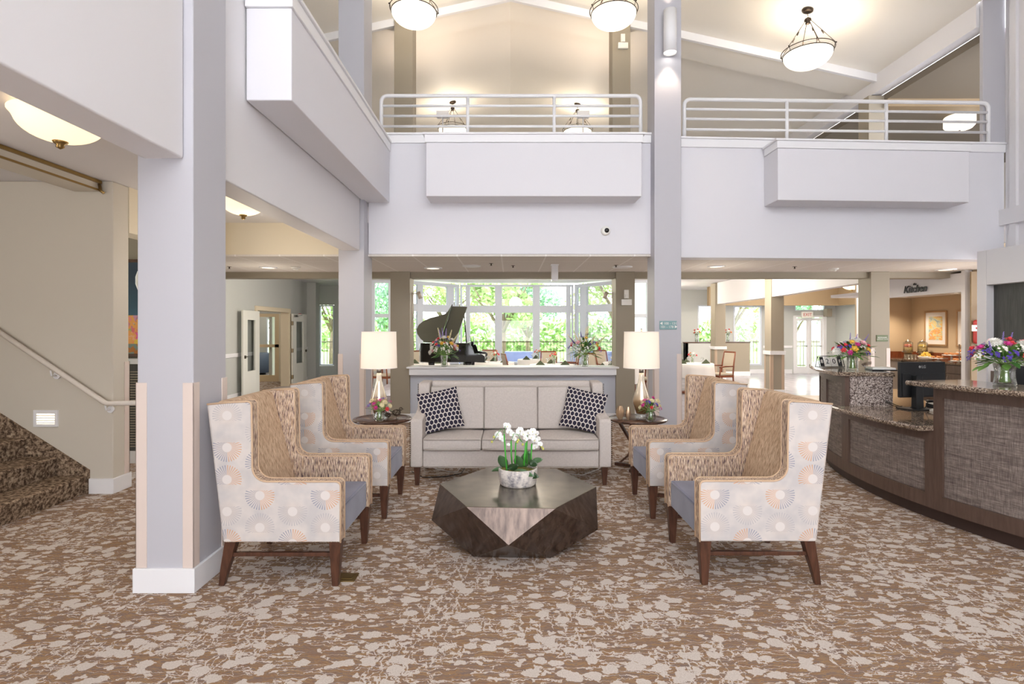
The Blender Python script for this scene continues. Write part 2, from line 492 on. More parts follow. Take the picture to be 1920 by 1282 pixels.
column(-2.30, -1.955, 3.365, 3.756, 7.3, W_COL, 'large pale column in the foreground left beside the stairs')
column(-2.30, -1.955, 7.3, 7.72, 7.3, W_COL, 'pale column behind the left armchairs at the end of the balcony')
column(1.925, 2.285, 7.3, 7.68, 7.4, W_COL, 'tall pale centre column carrying the cylinder light')
column(-2.09, -1.75, 9.5, 9.9, ZC, W_TAUPE, 'taupe column at the left end of the half wall', guards=False)
column(1.835, 2.167, 9.5, 9.9, ZC, W_TAUPE, 'taupe column at the right end of the half wall', guards=False)
column(6.27, 6.6, 9.5, 9.85, ZC, W_TAUPE, 'taupe column with the green sign beside the kitchen')
cF2 = column(6.33, 6.65, 13.27, 13.6, 3.04, W_TAUPE, 'taupe column nearer of the two in the far corridor', gtop=.999, gm=M_TANGUARD)
cF1 = column(6.3, 6.62, 16.8, 17.2, 3.04, W_TAUPE, 'taupe column farther of the two in the far corridor', gtop=.999, gm=M_TANGUARD)
for c, (x0, x1, y0, y1) in ((cF2, (6.33, 6.65, 13.27, 13.6)), (cF1, (6.3, 6.62, 16.8, 17.2))):
    r = M(); r.box(x0-.03, x1+.03, y0-.03, y1+.03, 1.0, 1.09); r.build('chair_rail', W_TRIM, c, bevel=.004)
column(-2.1, -1.76, 9.86, 10.2, 7.28, W_TAUPE, 'upper storey grey column behind the railing, left', False, False, 3.32)
column(1.84, 2.17, 9.86, 10.2, 7.28, W_TAUPE, 'upper storey grey column behind the railing with a white sensor', False, False, 3.32)
column(6.68, 7.0, 7.72, 7.78, 7.2, W_COL, 'upper storey pier at the right end of the railing', False, False, 4.246)
column(6.56, 6.86, 10.0, 10.3, 5.9, W_TAUPE, 'upper storey column under the sloping eave beam', False, False, 3.32)

# ---- left long beam wall (upper storey edge) and its balcony box
m = M(); m.box(-2.255, -2.01, -3, 3.36, 2.668, 4.17); m.box(-2.255, -2.01, 3.76, 7.29, 2.668, 4.17)
m.box(-2.255, -2.14, 3.36, 3.76, 2.668, 4.17)
struct('wall_left_beam', m, W_WHITE, 'white upper storey wall running back along the left', 'wall', bevel=.012)
def boxbalc(x0, x1, y0, y1, label, sides, skew=0.0):
    m = M()
    def pr(a0, a1, b0, b1, z0, z1):
        # far edge follows the wall; skew shifts y with x
        vs = [(a0, b0, z0), (a1, b0+skew, z0), (a1, b1+skew, z0), (a0, b1, z0)]
        vs += [(p[0], p[1], z1) for p in vs[:4]]
        m.add(vs, [(0,3,2,1),(4,5,6,7),(0,1,5,4),(1,2,6,5),(2,3,7,6),(3,0,4,7)])
    pr(x0, x1, y0, y1, 3.35, 4.05)
    return m, pr
m, pr = boxbalc(-2.0, -1.655, 4.13, 7.48, '', None)
bx = struct('balcony_box_left', m, W_FASC, 'white boxed balcony planter projecting from the left upper wall', 'balcony', bevel=.01)
t = M(); t.box(-2.0, -1.64, 4.11, 7.48, 4.05, 4.16); t.box(-2.02, -1.62, 4.09, 7.48, 4.16, 4.19)
t.build('trim_cap', W_TRIM, bx, bevel=.006)
# ---- centre fascia
m = M(); m.box(-1.95, 2.27, 7.5, 7.74, ZF, 4.2)
fc = struct('wall_back_fascia', m, W_FASC, 'white upper fascia wall across the centre above the sofa', 'wall', bevel=.006)
t = M(); t.box(-1.95, 2.27, 7.47, 7.76, 4.17, 4.28); t.box(-1.95, 2.27, 7.45, 7.78, 4.28, 4.305)
t.build('trim_cap', W_TRIM, fc, bevel=.004)
m, pr = boxbalc(-1.10, 1.71, 7.11, 7.5, '', None)
bx = struct('balcony_box_centre', m, W_FASC, 'white boxed planter projecting from the centre fascia', 'balcony', bevel=.008)
t = M(); t.box(-1.115, 1.725, 7.095, 7.47, 4.05, 4.15); t.box(-1.14, 1.75, 7.075, 7.47, 4.15, 4.175)
t.build('trim_cap', W_TRIM, bx, bevel=.004)
# ---- right fascia (slightly skewed)
def skewbox(m, x0, x1, ya, yb, th0, th1, z0, z1, mi=0):
    f = lambda x: ya + (yb-ya)*(x-2.2)/(7.0-2.2)
    vs = [(x0, f(x0)+th0, z0), (x1, f(x1)+th0, z0), (x1, f(x1)+th1, z0), (x0, f(x0)+th1, z0)]
    vs += [(p[0], p[1], z1) for p in vs]
    m.add(vs, [(0,3,2,1),(4,5,6,7),(0,1,5,4),(1,2,6,5),(2,3,7,6),(3,0,4,7)], mi)
YA, YB = 7.47, 7.72
m = M(); skewbox(m, 2.28, 6.98, YA, YB, 0, .24, 2.60, 4.13)
fr_ = struct('wall_right_fascia', m, W_FASC, 'white upper fascia wall on the right above the reception', 'wall', bevel=.006)
t = M(); skewbox(t, 2.28, 6.98, YA, YB, -.03, .26, 4.11, 4.22); skewbox(t, 2.28, 6.98, YA, YB, -.05, .28, 4.22, 4.245)
t.build('trim_cap', W_TRIM, fr_, bevel=.004)
m = M(); skewbox(m, 3.5, 6.12, YA, YB, -.39, 0, 3.31, 3.99)
bx = struct('balcony_box_right', m, W_FASC, 'white boxed planter projecting from the right fascia', 'balcony', bevel=.008)
t = M(); skewbox(t, 3.485, 6.135, YA, YB, -.405, -.03, 3.99, 4.085); skewbox(t, 3.46, 6.16, YA, YB, -.425, -.03, 4.085, 4.11)
t.build('trim_cap', W_TRIM, bx, bevel=.004)
# ---- slabs of the upper storey
m = M()
m.box(-9, -2.255, -3, 7.48, 3.08, 3.3); m.box(-9, 12.5, 7.76, 9.95, 3.08, 3.3); m.box(-9.7, -4.5, 9.95, 18.15, 3.06, 3.3); m.box(-4.5, 4.3, 9.95, 17.1, 3.06, 3.3); m.box(4.3, 12.5, 9.95, 20.2, 3.06, 3.3); m.box(-9.7, -7.4, 18.15, 20.2, 3.06, 3.3)
m.box(6.9, 12.5, -3, 7.76, 3.08, 3.3); m.box(-9, -1.95, 7.48, 7.76, 3.08, 3.3)
struct('ceiling_slab', m, W_WHITE, 'white ceilings under the upper storey floor', 'ceiling')
m = M(); m.box(-6.3, 2.28, 7.502, 9.6, ZC, ZC+.028); m.box(2.28, 8.9, 7.78, 9.6, ZC, ZC+.028)
struct('ceiling_tiles', m, M_TILE, 'dropped tile ceiling between the lobby and the dining room', 'ceiling')
m = M(); m.box(-6.3, 8.9, 9.56, 9.8, 2.515, 3.06)
struct('trim_1', m, W_TAUPE, 'taupe header beam across the dining room opening', 'beam')
m = M(); m.box(-6.3, -2.0, 7.5, 7.74, ZF-.005, 3.08)
struct('wall_left_header', m, W_CREAM, 'cream header wall behind the left column', 'wall')
# ---- stair wall, side header, niche
m = M(); m.box(-9, -3.92, 5.386, 5.61, 0, 3.08)
sw = struct('wall_stair', m, W_STAIR, 'beige wall beside the carpeted stairs', 'wall', bevel=.01)
b = M(); b.box(-4.166, -3.902, 5.368, 5.63, 0, .15); b.build('baseboard', W_TRIM, sw, bevel=.004)
g = M(); g.box(-3.982, -3.914, 5.61, 5.617, .151, 1.29); g.box(-3.92, -3.914, 5.545, 5.617, .151, 1.29); g.build('corner_guard', W_GUARD, sw)
m = M(); m.box(-4.14, -3.92, 5.615, 7.5, 2.61, 3.08)
struct('wall_side_header', m, W_CREAM, 'cream header over the side opening by the stairs', 'wall')
m = M(); m.box(-6.3, -3.7, 6.75, 6.95, 0, 3.08)
struct('wall_niche', m, W_TAUPE, 'wall with painting seen behind the foreground column', 'wall')
m = M(); m.box(-6.3, -4.0, 6.73, 6.75, 0, .15)
struct('baseboard_niche', m, W_TRIM, 'white baseboard under the louvred cabinet', 'baseboard')
m = M(); m.box(-9, -8.8, -3, 5.4, 0, 3.08)
struct('wall_left', m, W_STAIR, 'beige wall far left of the stairs', 'wall')
# ---- far left wall with doorway
X6 = -6.3
m = M()
m.box(X6-.2, X6, 6.9, 13.55, 0, 3.06); m.box(X6-.2, X6, 15.5, 18.05, 0, 3.06); m.box(X6-.2, X6, 13.55, 15.5, 2.14, 3.06)
wl = struct('wall_far_left', m, W_GREY, 'pale grey wall with the double doors at far left', 'wall')
for y0, y1 in ((7.0, 13.46), (15.6, 18.0)):
    r = M(); r.box(X6, X6+.03, y0, y1, .98, 1.07); r.build('chair_rail', W_TRIM, wl, bevel=.004)
    r = M(); r.box(X6, X6+.02, y0, y1, 0, .15); r.build('baseboard', W_TRIM, wl, bevel=.004)
r = M()
for y0, y1, z0, z1 in ((13.45, 13.56, 0, 2.2), (15.49, 15.6, 0, 2.2), (13.56, 15.49, 2.09, 2.2)): r.box(X6-.22, X6+.03, y0, y1, z0, z1)
r.build('door_casing', mat('cream_casing', S(226, 212, 186), .45), wl, bevel=.004)
m = M(); m.box(-6.3, -6.02, 16.9, 17.2, 0, 3.06)
struct('column_pilaster', m, W_GREY, 'pale pilaster at the far end of the left wall', 'column')
# vestibule beyond
m = M(); m.box(-9.7, -6.5, 12.6, 12.7, 0, 3.06); m.box(-9.8, -9.7, 12.6, 20.1, 0, 3.06); m.box(-7.5, -7.4, 16.96, 20.0, 0, 3.06)
for x0, x1, z0, z1 in ((-9.7, -8.93, 0, 3.06), (-8.60, -7.4, 0, 3.06), (-8.93, -8.60, 0, .3), (-8.93, -8.60, 2.03, 3.06)): m.box(x0, x1, 20.0, 20.1, z0, z1)
m.box(-9.7, -6.5, 16.86, 16.96, 2.1, 3.06)
struct('wall_vestibule', m, W_GREY, 'grey walls of the room beyond the open double doors', 'wall')
m = M(); m.box(-7.14, -6.5, 16.84, 16.96, 0, 2.1)
struct('wall_vestibule_side', m, W_CREAM, 'cream panel at the right of the glazed partition', 'wall')
m = M(); m.box(-9.7, -6.5, 12.7, 16.9, 0, .003)
struct('floor_vestibule', m, M_CARPET, 'carpet strip just beyond the double doors', 'carpet')

def window(nm, c0, c1, z0, z1, cols, rows, label, fw=.07, th=.1, heavy=None):
    """window between plan points c0,c1 ; cols/rows = lists of inner divider fractions"""
    a = Vector((*c0, 0)); b = Vector((*c1, 0)); L = (b-a).length; ang = math.atan2(b.y-a.y, b.x-a.x)
    w = thing(nm, label, 'window', (a.x, a.y, 0), ang); w['kind'] = 'structure'
    f = M()
    f.box(0, fw, -th/2, th/2, z0, z1); f.box(L-fw, L, -th/2, th/2, z0, z1); f.box(fw, L-fw, -th/2, th/2, z0, z0+fw); f.box(fw, L-fw, -th/2, th/2, z1-fw, z1)
    for c, ww in cols: f.box(L*c-ww/2, L*c+ww/2, -th*.45, th*.45, z0+fw, z1-fw)
    for r, ww in rows: f.box(fw, L-fw, -th*.4, th*.4, z0+(z1-z0)*r-ww/2, z0+(z1-z0)*r+ww/2)
    f.build('window_frame', FRAME, w, bevel=.006)
    g = M(); g.box(fw*.5, L-fw*.5, -.004, .004, z0+fw*.5, z1-fw*.5); g.build('window_pane', M_PANE, w)
    return w
# ---- bay window of the dining room
zt, zb = 3.0, .55
rr = [(.69, .22)]
window('window_1', (-1.56, 17.0), (1.96, 17.0), zb, zt, [(.068+.0, .14), (.338, .22), (.672, .22), (.955, .14)], rr, 'centre bay window of the dining room with three wide lights', .06)
window('window_2', (-2.95, 15.45), (-1.62, 16.95), zb, zt, [(.24, .2), (.83, .25)], rr, 'angled left bay window behind the piano', .1)
window('window_3', (2.02, 16.95), (3.15, 15.45), zb, zt, [(.2, .28), (.9, .1)], rr, 'angled right bay window of the dining room', .1)
window('window_4', (-4.5, 15.4), (-3.0, 15.4), .5, zt, [(.42, .1), (.75, .12)], [(.6, .1)], 'tall window left of the bay behind the left lamp', .08)
window('window_5', (3.2, 15.4), (4.3, 15.4), .5, zt, [(.62, .1)], [(.6, .1)], 'tall window right of the bay behind the right lamp', .08)
m = M(); m.box(-1.62, 2.0, 16.93, 17.07, 0, zb-.005)
vs = lambda a, b: [(a[0], a[1]), (b[0], b[1]), (b[0], b[1]+.12), (a[0], a[1]+.12)]
m.prism(vs((-2.95, 15.4), (-1.6, 16.93)), 'z', 0, zb-.005); m.prism(vs((2.0, 16.93), (3.15, 15.4)), 'z', 0, zb-.005)
m.box(-4.6, -2.97, 15.36, 15.48, 0, .495); m.box(3.17, 4.4, 15.36, 15.48, 0, .495)
m.box(-6.3, -4.6, 17.98, 18.1, 0, .42); m.box(-5.8, -4.5, 17.98, 18.1, .42, 3.06); m.box(-6.3, -5.8, 17.98, 18.1, 2.42, 3.06)
m.box(-4.62, -4.5, 15.36, 18.1, 0, 3.06); m.box(4.3, 4.42, 15.36, 20.1, 0, 3.06)
struct('wall_dining_back', m, W_GREY, 'pale walls below and beside the dining room windows', 'wall')
m = M(); m.box(-4.5, 4.3, 15.3, 15.5, zt+.005, 3.06)
struct('trim_2', m, W_WHITE, 'white ceiling edge above the dining windows', 'trim')
window('window_6', (-6.28, 18.0), (-5.8, 18.0), .43, 2.41, [], [], 'narrow garden window at the far left beyond the doors', .04)
# ---- far right: back wall at Y=20
Y2 = 20.0
x1a, x1b = PX(1308, Y2), PX(1338, Y2); x2a, x2b = PX(1375, Y2), PX(1428, Y2); xda, xdb = PX(1490, Y2), PX(1546, Y2)
m = M()
for a, b, z0, z1 in ((4.42, x1a, 0, 3.06), (x1b, x2a, 0, 3.06), (x2b, xda, 0, 3.06), (xdb, 12.0, 0, 3.06), (x1a, x1b, 0, .3), (x1a, x1b, 2.5, 3.06), (x2a, x2b, 0, .3), (x2a, x2b, 2.48, 3.06), (xda, xdb, 2.1, 2.3), (xda, xdb, 2.52, 3.06)):
    m.box(a, b, Y2, Y2+.15, z0, z1)
m.box(11.9, 12.0, 13.3, Y2, 0, 3.06)
wr = struct('wall_far_right', m, W_GREY, 'pale grey far wall with garden windows and exit doors at right', 'wall')
r = M(); r.box(4.42, xda-.1, Y2-.02, Y2, 0, .15); r.box(xdb+.1, 11.9, Y2-.02, Y2, 0, .15); r.build('baseboard', W_TRIM, wr)
r = M(); r.box(x2b+.05, xda-.1, Y2-.03, Y2, .93, 1.02); r.build('chair_rail', W_TRIM, wr)
window('window_7', (x1a, Y2+.03), (x1b, Y2+.03), .3, 2.5, [], [], 'narrow garden window behind the far half walls', .05)
window('window_8', (x2a, Y2+.03), (x2b, Y2+.03), .3, 2.48, [], [], 'tall garden window showing a tree at the right', .06)
window('window_9', (xda, Y2+.03), (xdb, Y2+.03), 2.3, 2.52, [], [], 'small transom light above the exit doors', .03)
for i, (pa, pb, Yh, lb) in enumerate(((1284, 1334, 18.6, 'low taupe partition near the narrow garden window'), (1360, 1406, 19.0, 'low taupe partition in front of the tree window'))):
    m = M(); xa, xb = PX(pa, Yh), PX(pb, Yh); m.box(xa, xb, Yh, Yh+.15, 0, 1.15); 
    if i == 0: m.box(xa, xa+.12, Yh, Yh+.8, 0, 1.15)
    c = struct('wall_partition', m, W_TAUPE if i else W_GREY, lb, 'half wall', bevel=.004)
    r = M(); r.box(xa-.02, xb+.02, Yh-.02, Yh+.17, 1.15, 1.18); r.build('ledge', WD_DARK, c)
    r = M(); r.box(xa-.01, xb+.01, Yh-.02, Yh, 0, .15); r.build('baseboard', W_TRIM, c)
# beams over the corridor colonnade
for y0, y1, z0, z1, n, lb in ((13.6, 16.8, 2.41, 2.39, 3, 'sloping white beam between the two far corridor columns'), (9.85, 13.27, 2.46, 2.41, 4, 'white beam from the sign column back to the corridor column')):
    m = M(); x0, x1 = 6.36, 6.56
    m.add([(x0,y0,z0),(x1,y0,z0),(x1,y1,z1),(x0,y1,z1),(x0,y0,3.05),(x1,y0,3.05),(x1,y1,3.05),(x0,y1,3.05)], [(0,3,2,1),(4,5,6,7),(0,1,5,4),(1,2,6,5),(2,3,7,6),(3,0,4,7)])
    struct('trim_%d' % n, m, W_WHITE, lb, 'beam')
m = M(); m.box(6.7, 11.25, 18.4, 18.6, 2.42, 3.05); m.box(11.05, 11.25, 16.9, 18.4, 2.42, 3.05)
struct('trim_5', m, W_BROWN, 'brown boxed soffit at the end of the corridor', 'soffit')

# ---- half wall behind the sofa
m = M(); m.box(-1.75, 1.835, 9.55, 9.75, 0, .9)
hw = struct('wall_half', m, W_BLUEG, 'blue grey half wall behind the sofa', 'half wall')
t = M(); t.box(-1.78, 1.86, 9.33, 9.82, .945, .975); t.box(-1.74, 1.82, 9.37, 9.8, .83, .945)
t.build('ledge', W_TRIM, hw, bevel=.006)
t = M(); t.box(-1.75, 1.835, 9.53, 9.55, 0, .15); t.build('baseboard', W_TRIM, hw)

# ---- kitchen nook
def seg(m, a, b, th, z0, z1, mi=0):
    a = Vector(a); b = Vector(b); d = (b-a).normalized(); n = Vector((-d.y, d.x))*th
    m.prism([tuple(a), tuple(b), tuple(b+n), tuple(a+n)], 'z', z0, z1, mi)
m = M()
m.box(7.7, 7.82, 9.85, 11.3, 2.256, 3.06)
m.box(7.7, 7.82, 9.25, 9.33, 0, 3.06); m.box(7.7, 7.82, 9.33, 9.85, 2.256, 2.58)
seg(m, (7.76, 11.3), (8.6, 13.35), .12, 0, 3.06)
kh = struct('wall_kitchen_front', m, W_WHITE, 'white framed opening of the kitchen nook with lettering above', 'wall')
m = M(); m.box(8.5, 9.9, 13.35, 13.47, 0, 3.06); m.box(9.8, 9.92, 9.25, 13.35, 0, 3.06); m.box(7.83, 9.92, 9.13, 9.25, 0, 3.06)
struct('wall_kitchen', m, W_TAN, 'warm tan walls inside the kitchen nook', 'wall')
m = M(); m.box(7.83, 9.8, 9.25, 13.35, 2.38, 2.45)
struct('ceiling_kitchen', m, W_WHITE, 'low ceiling with recessed lights in the kitchen nook', 'ceiling')
m = M(); m.box(7.68, 8.9, 9.1, 9.125, 0, 2.58)
struct('wall_kitchen_side', m, W_BROWN, 'tan wall strip right of the kitchen opening', 'wall')

# ---- right hand walls
m = M()
XR = 6.37
m.box(XR, XR+.3, 7.31, 7.46, 0, 2.68); m.box(XR, XR+.3, 2.5, 7.31, 2.21, 2.68); m.box(XR, XR+.3, 2.5, 7.31, 0, .86); m.box(XR, XR+.3, -3, 2.5, 0, 2.68)
wq = struct('wall_right', m, W_WHITE, 'white wall with dark service opening behind the reception desk', 'wall', bevel=.008)
m = M(); m.box(XR+.1, XR+.16, 2.5, 7.31, 1.22, 2.21)
m.build('shutter_panel', M_DKGREY, wq)
m = M(); m.box(XR+.02, XR+.16, 2.5, 7.31, .86, 1.22); m.build('lower_panel', W_TRIM, wq)
m = M(); m.box(6.98, 7.18, -3, 7.7, 2.68, 8); m.box(6.67, 6.98, -3, 7.7, 2.6, 2.68)
m.box(6.94, 6.98, 7.5, 7.6, 2.68, 8)
struct('wall_right_upper', m, W_WHITE, 'tall white upper wall at the right edge', 'wall')
# ---- vault, trim beam, eaves
m = M(); X = 6.64; yb, yf = 17.2, -3.0
for sgn in (-1, 1):
    a = [(0, 7.73), (sgn*X, vz(X)), (sgn*X, vz(X)+.15), (0, 7.88)]
    m.prism(a, 'y', yf, yb)
struct('ceiling', m, W_VAULT, 'vaulted beige ceiling high over the lobby', 'ceiling')
m = M()
for sgn in (-1, 1):
    m.prism([(0, 7.63), (sgn*X, vz(X)-.1), (sgn*X, vz(X)-.001), (0, 7.729)], 'y', 9.96, 10.62)
struct('trim_6', m, W_VAULT, 'wide shallow beam following the vault slope', 'beam')
m = M()
for sgn in (-1, 1):
    m.prism([(0, 7.59), (sgn*X, vz(X)-.14), (sgn*X, vz(X)-.001), (0, 7.729)], 'y', 9.9, 9.96)
struct('trim_7', m, W_TRIM, 'white trim strip along the sloping vault beam', 'trim')
m = M(); m.box(6.64, 6.84, 7.785, 17.2, 5.92, 6.27)
struct('trim_8', m, W_WHITE, 'white eave beam slanting away on the upper right', 'beam')
m = M(); m.box(-6.84, -6.64, -3, 17.2, 5.92, 6.27)
struct('trim_9', m, W_WHITE, 'white eave beam on the upper left', 'beam')
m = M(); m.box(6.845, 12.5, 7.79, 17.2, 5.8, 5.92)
struct('ceiling_upper_side', m, W_DARKCEIL, 'dark brown ceiling of the upper right corridor', 'ceiling')
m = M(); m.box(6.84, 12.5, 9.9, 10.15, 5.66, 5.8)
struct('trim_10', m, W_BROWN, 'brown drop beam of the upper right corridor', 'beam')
m = M(); m.box(-9, 12.5, 17.1, 17.2, 3.3, 8); m.box(12.4, 12.5, 7.7, 17.1, 3.3, 6); m.box(-9, -8.9, -3, 17.1, 3.3, 7)
m.box(-8.9, -6.84, -3, 17.1, 5.9, 6.0)
struct('wall_upper_far', m, W_VAULT, 'far walls of the upper storey', 'wall')

m = M()   # unseen wall added behind the viewpoint, openings sized to balance the daylight
yf = -3.15
for a, b, z0, z1 in ((-9, 12.5, 2.2, 3.9), (-9, 12.5, 6.3, 8.0), (-9, -2.0, 0, 2.2), (2.2, 12.5, 0, 2.2), (-9, -3.4, 3.9, 6.3), (4.6, 12.5, 3.9, 6.3), (-1.6, -1.54, 0, 2.2), (1.54, 1.6, 0, 2.2)): m.box(a, b, yf, yf+.15, z0, z1)
struct('wall_front_light_mask', m, W_WHITE, 'unseen white wall behind the viewpoint with openings sized for the daylight', 'wall')
m = M(); m.box(6.64, 7.2, -3, 7.7, 6.35, 6.5); struct('ceiling_edge', m, W_VAULT, 'ceiling strip above the right upper wall', 'ceiling')
# ---- railings
def railing(name, pts, posts, z0, label, zs=(4.865, 4.725, 4.585, 4.44)):
    # pts: (xa, ya, xb, yb)
    xa, ya, xb, yb = pts
    f = lambda t: (xa+(xb-xa)*t, ya+(yb-ya)*t)
    r = thing(name, label, 'railing', (*f(.5), z0)); o = Vector((*f(.5), z0))
    R = .08; L = math.hypot(xb-xa, yb-ya)
    def pt(d, z): t = d/L; return Vector((*f(t), z)) - o
    zt = zs[0]; path = [pt(0, z0)]
    for k in range(6):
        a = PI/2*k/5; path.append(pt(R-R*math.cos(a), zt-R+R*math.sin(a)))
    for k in range(6):
        a = PI/2*k/5; path.append(pt(L-R+R*math.sin(a), zt-R+R*math.cos(a)))
    path.append(pt(L, z0))
    m = M(); m.tube(path, .026, 10); m.build('top_rail', W_TRIM, r)
    for z in zs[1:]:
        m = M(); m.tube([pt(0, z), pt(L, z)], .019, 8); m.build('rail', W_TRIM, r)
    for d in posts:
        m = M(); m.tube([pt(d, z0), pt(d, zt)], .024, 8); m.build('post', W_TRIM, r)
    return r
k = 7.6/K
railing('railing', (PX(715, 7.6), 7.6, PX(1201, 7.6), 7.6), [(877-715)*k, (1039-715)*k], 4.305, 'white tubular guard railing on the centre upper fascia')
railing('railing', (PX(1283, 7.56), 7.56, PX(1853, 7.68), 7.68), [1.44, 2.85], 4.246, 'long white tubular guard railing on the right upper fascia', (4.80, 4.665, 4.53, 4.385))

# ---- stairs
st = thing('staircase', 'carpeted stairs rising to the left behind the column', 'stairs', (-4.3, 4.6, 0))
m = M(); rise, run = .184, .30
for i in range(9):
    x = -4.19 - run*i
    y0, y1 = 3.6, 5.36
    m.prism([(x+.03, rise*(i+1)-.035), (x+.035, rise*(i+1)-.012), (x+.02, rise*(i+1)), (x-run-.01, rise*(i+1)), (x-run-.01, 0), (x, 0)], 'y', y0, y1)
m.xf(Matrix.Translation((4.3, -4.6, 0)))
m.build('treads', M_STAIR, st)
m = M(); m.prism([(-4.145, 0), (-4.145, .235), (-6.9, 1.985), (-6.9, 0)], 'y', 5.366, 5.385); m.xf(Matrix.Translation((4.3, -4.6, 0)))
m.build('skirt', M_STAIR, st)
hr = thing('handrail', 'cream round handrail mounted on the stair wall', 'handrail', (-3.95, 5.31, .9))
o = Vector((-3.95, 5.31, .9))
pa = [Vector(P(-80, 570, 5.30)), Vector(P(196, 754.5, 5.30)), Vector(P(202, 756.5, 5.30)), Vector(P(262, 755, 5.30))]
m = M(); m.tube([p-o for p in pa], .024, 10); m.build('rail', mat('cream_rail', S(226, 218, 208), .4), hr)
for px, py in ((98, 702), (200, 766)):
    q = Vector(P(px, py, 5.32)) - o
    m = M(); m.tube([q+Vector((0,-.02,.04)), q+Vector((0,-.01,-.01)), q+Vector((0,.03,-.015)), q+Vector((0,.06,-.015))], .008, 6)
    m.tube([q+Vector((0,.045,-.015)), q+Vector((0,.066,-.015))], .034, 14); m.build('bracket', W_TRIM, hr)
s_ = thing('step_light', 'glowing louvred step light in the stair wall', 'light', P(87, 784, 5.386))
m = M(); w, h = .12, .082
m.box(-w, w, -.012, 0, h-.025, h); m.box(-w, w, -.012, 0, -h, -h+.025); m.box(-w, -w+.03, -.012, 0, -h+.025, h-.025); m.box(w-.03, w, -.012, 0, -h+.025, h-.025); m.build('frame', W_TRIM, s_)
m = M(); m.box(-w+.03, w-.03, -.003, -.001, -h+.025, h-.025); m.build('lens', E_STEP, s_)
m = M()
for i in range(5): z = -h+.038+i*.024; m.box(-w+.03, w-.03, -.014, -.004, z-.004, z+.004)
m.build('louver', W_TRIM, s_)
sh = thing('shutter_housing', 'beige boxed track along the ceiling over the stairs', 'housing', (-4.1, 4.0, 3.0))
m = M(); m.box(-.18, .07, -5.5, 1.36, -.03, .0798); m.build('box', W_STAIR, sh, bevel=.004)
m = M(); m.box(.072, .09, -5.5, 1.36, .045, .075); m.box(.072, .085, -5.5, 1.36, -.03, -.012); m.tube([(.08, 1.34, .04), (.1, 1.33, -.03), (.13, 1.33, -.05)], .014, 6); m.build('track', M_BRASS, sh)

# ---- outside
GR = mat('lawn', S(120, 160, 80), .9, fn=lambda: (lambda c: ramp(noise(comb(*c), 3, 4), [(.3, S(120, 158, 84)), (.7, S(170, 196, 120))]))(coords()))
m = M(); m.box(-60, 70, 21.2, 90, -.3, -.15); m.box(-60, -9.7, 9, 21.2, -.3, -.15); m.box(-9.7, 4.42, 18.2, 21.2, -.3, -.15); m.box(-4.5, 4.3, 17.1, 18.2, -.3, -.15)
struct('ground', m, GR, 'bright green lawn outside the dining windows', 'lawn')
m = M(); m.box(-4.5, 4.3, 17.1, 21.2, -.29, -.12); m.box(-30, 30, 22, 24, -.149, -.12)
PAVE = mat('patio_concrete', S(206, 200, 190), .8, fn=lambda: (lambda c: ramp(noise(comb(*c), 6, 4), [(.3, S(196, 190, 180)), (.7, S(216, 210, 202))]))(coords()))
struct('patio', m, PAVE, 'pale concrete patio outside the bay window', 'patio')
LEAFM = [mat('leaf_outdoor_%d' % i, c, .6, spec=.3) for i, c in enumerate((S(176, 202, 142), S(196, 214, 152), S(166, 200, 176)))]
BARK = mat('bark', S(120, 104, 88), .9, fn=woodfn(S(100, 86, 72), S(150, 134, 116), 8, 8, 3))
def tree_meshes(seed, R, H, th, n):
    rnd = random.Random(seed)
    t = M(); t.tube([(0, 0, -.2), (.05, 0, th*.5), (0, .05, th), (.1, 0, th+1.2)], [.2, .15, .13, .06], 8)
    for k in range(6):
        a = 2*PI*k/6+rnd.random(); e = R*.75
        t.tube([(0, 0, th*.8), (e*.4*math.cos(a), e*.4*math.sin(a), th+.7), (e*math.cos(a), e*math.sin(a), th+1.5+rnd.random())], [.08, .05, .02], 6)
    f = M(); cl = []
    for k in range(26):
        a = rnd.uniform(0, 2*PI); rr = R*math.sqrt(rnd.random())*.8; cl.append((rr*math.cos(a), rr*math.sin(a), th+.3+rnd.random()*H, rnd.uniform(.5, 1.0)))
    for k in range(n):
        c = rnd.choice(cl); s = c[3]
        d = Vector((rnd.gauss(0,1), rnd.gauss(0,1), rnd.gauss(0,.8))).normalized()*s*rnd.uniform(.6, 1)
        p = Vector(c[:3])+d; L = rnd.uniform(.1, .19)
        u = Vector((rnd.gauss(0,1), rnd.gauss(0,1), rnd.gauss(0,1))).normalized(); v = u.orthogonal().normalized()*.45
        f.add([p-u*L, p+v*L, p+u*L, p-v*L], [(0,1,2,3)])
    return t.mesh('trunk', BARK), f
TK = [(1, 2.2, 3.6, 1.9, 5200, 0), (2, 2.6, 4.6, 2.4, 6000, 1), (3, 2.0, 3.0, 1.4, 4600, 2)]
TM = []
for s1, R, H, th, n, mi in TK:
    tr, fo = tree_meshes(s1, R, H, th, n); TM.append((tr, fo.mesh('foliage', LEAFM[mi])))
tspots = [(-8.6, 26.5, 0, 'leafy garden tree seen through the left bay window'), (-3.6, 31, 1, 'tall garden tree behind the raised piano lid'), (-.4, 27, 0, 'leafy tree behind the middle bay light'), (5.4, 27.5, 1, 'bright green tree right of centre outside'),
          (7.6, 33, 2, 'dense bluish green tree outside the right bay'), (-14.5, 22, 2, 'garden tree seen through the narrow far left window'), (11.2, 27.5, 1, 'tree with a pale trunk behind the tall right window'), (-14, 33, 0, 'distant tree beyond the left end of the garden'),
          (9.2, 38, 0, 'tree seen through the narrow window by the partitions'), (-20, 30, 1, 'tree outside the room beyond the double doors'), (17, 33, 2, 'distant tree beyond the exit doors'), (1.2, 37, 2, 'far dark tree behind the bay trees'), (-8.0, 36, 2, 'far tree behind the piano side trees')]
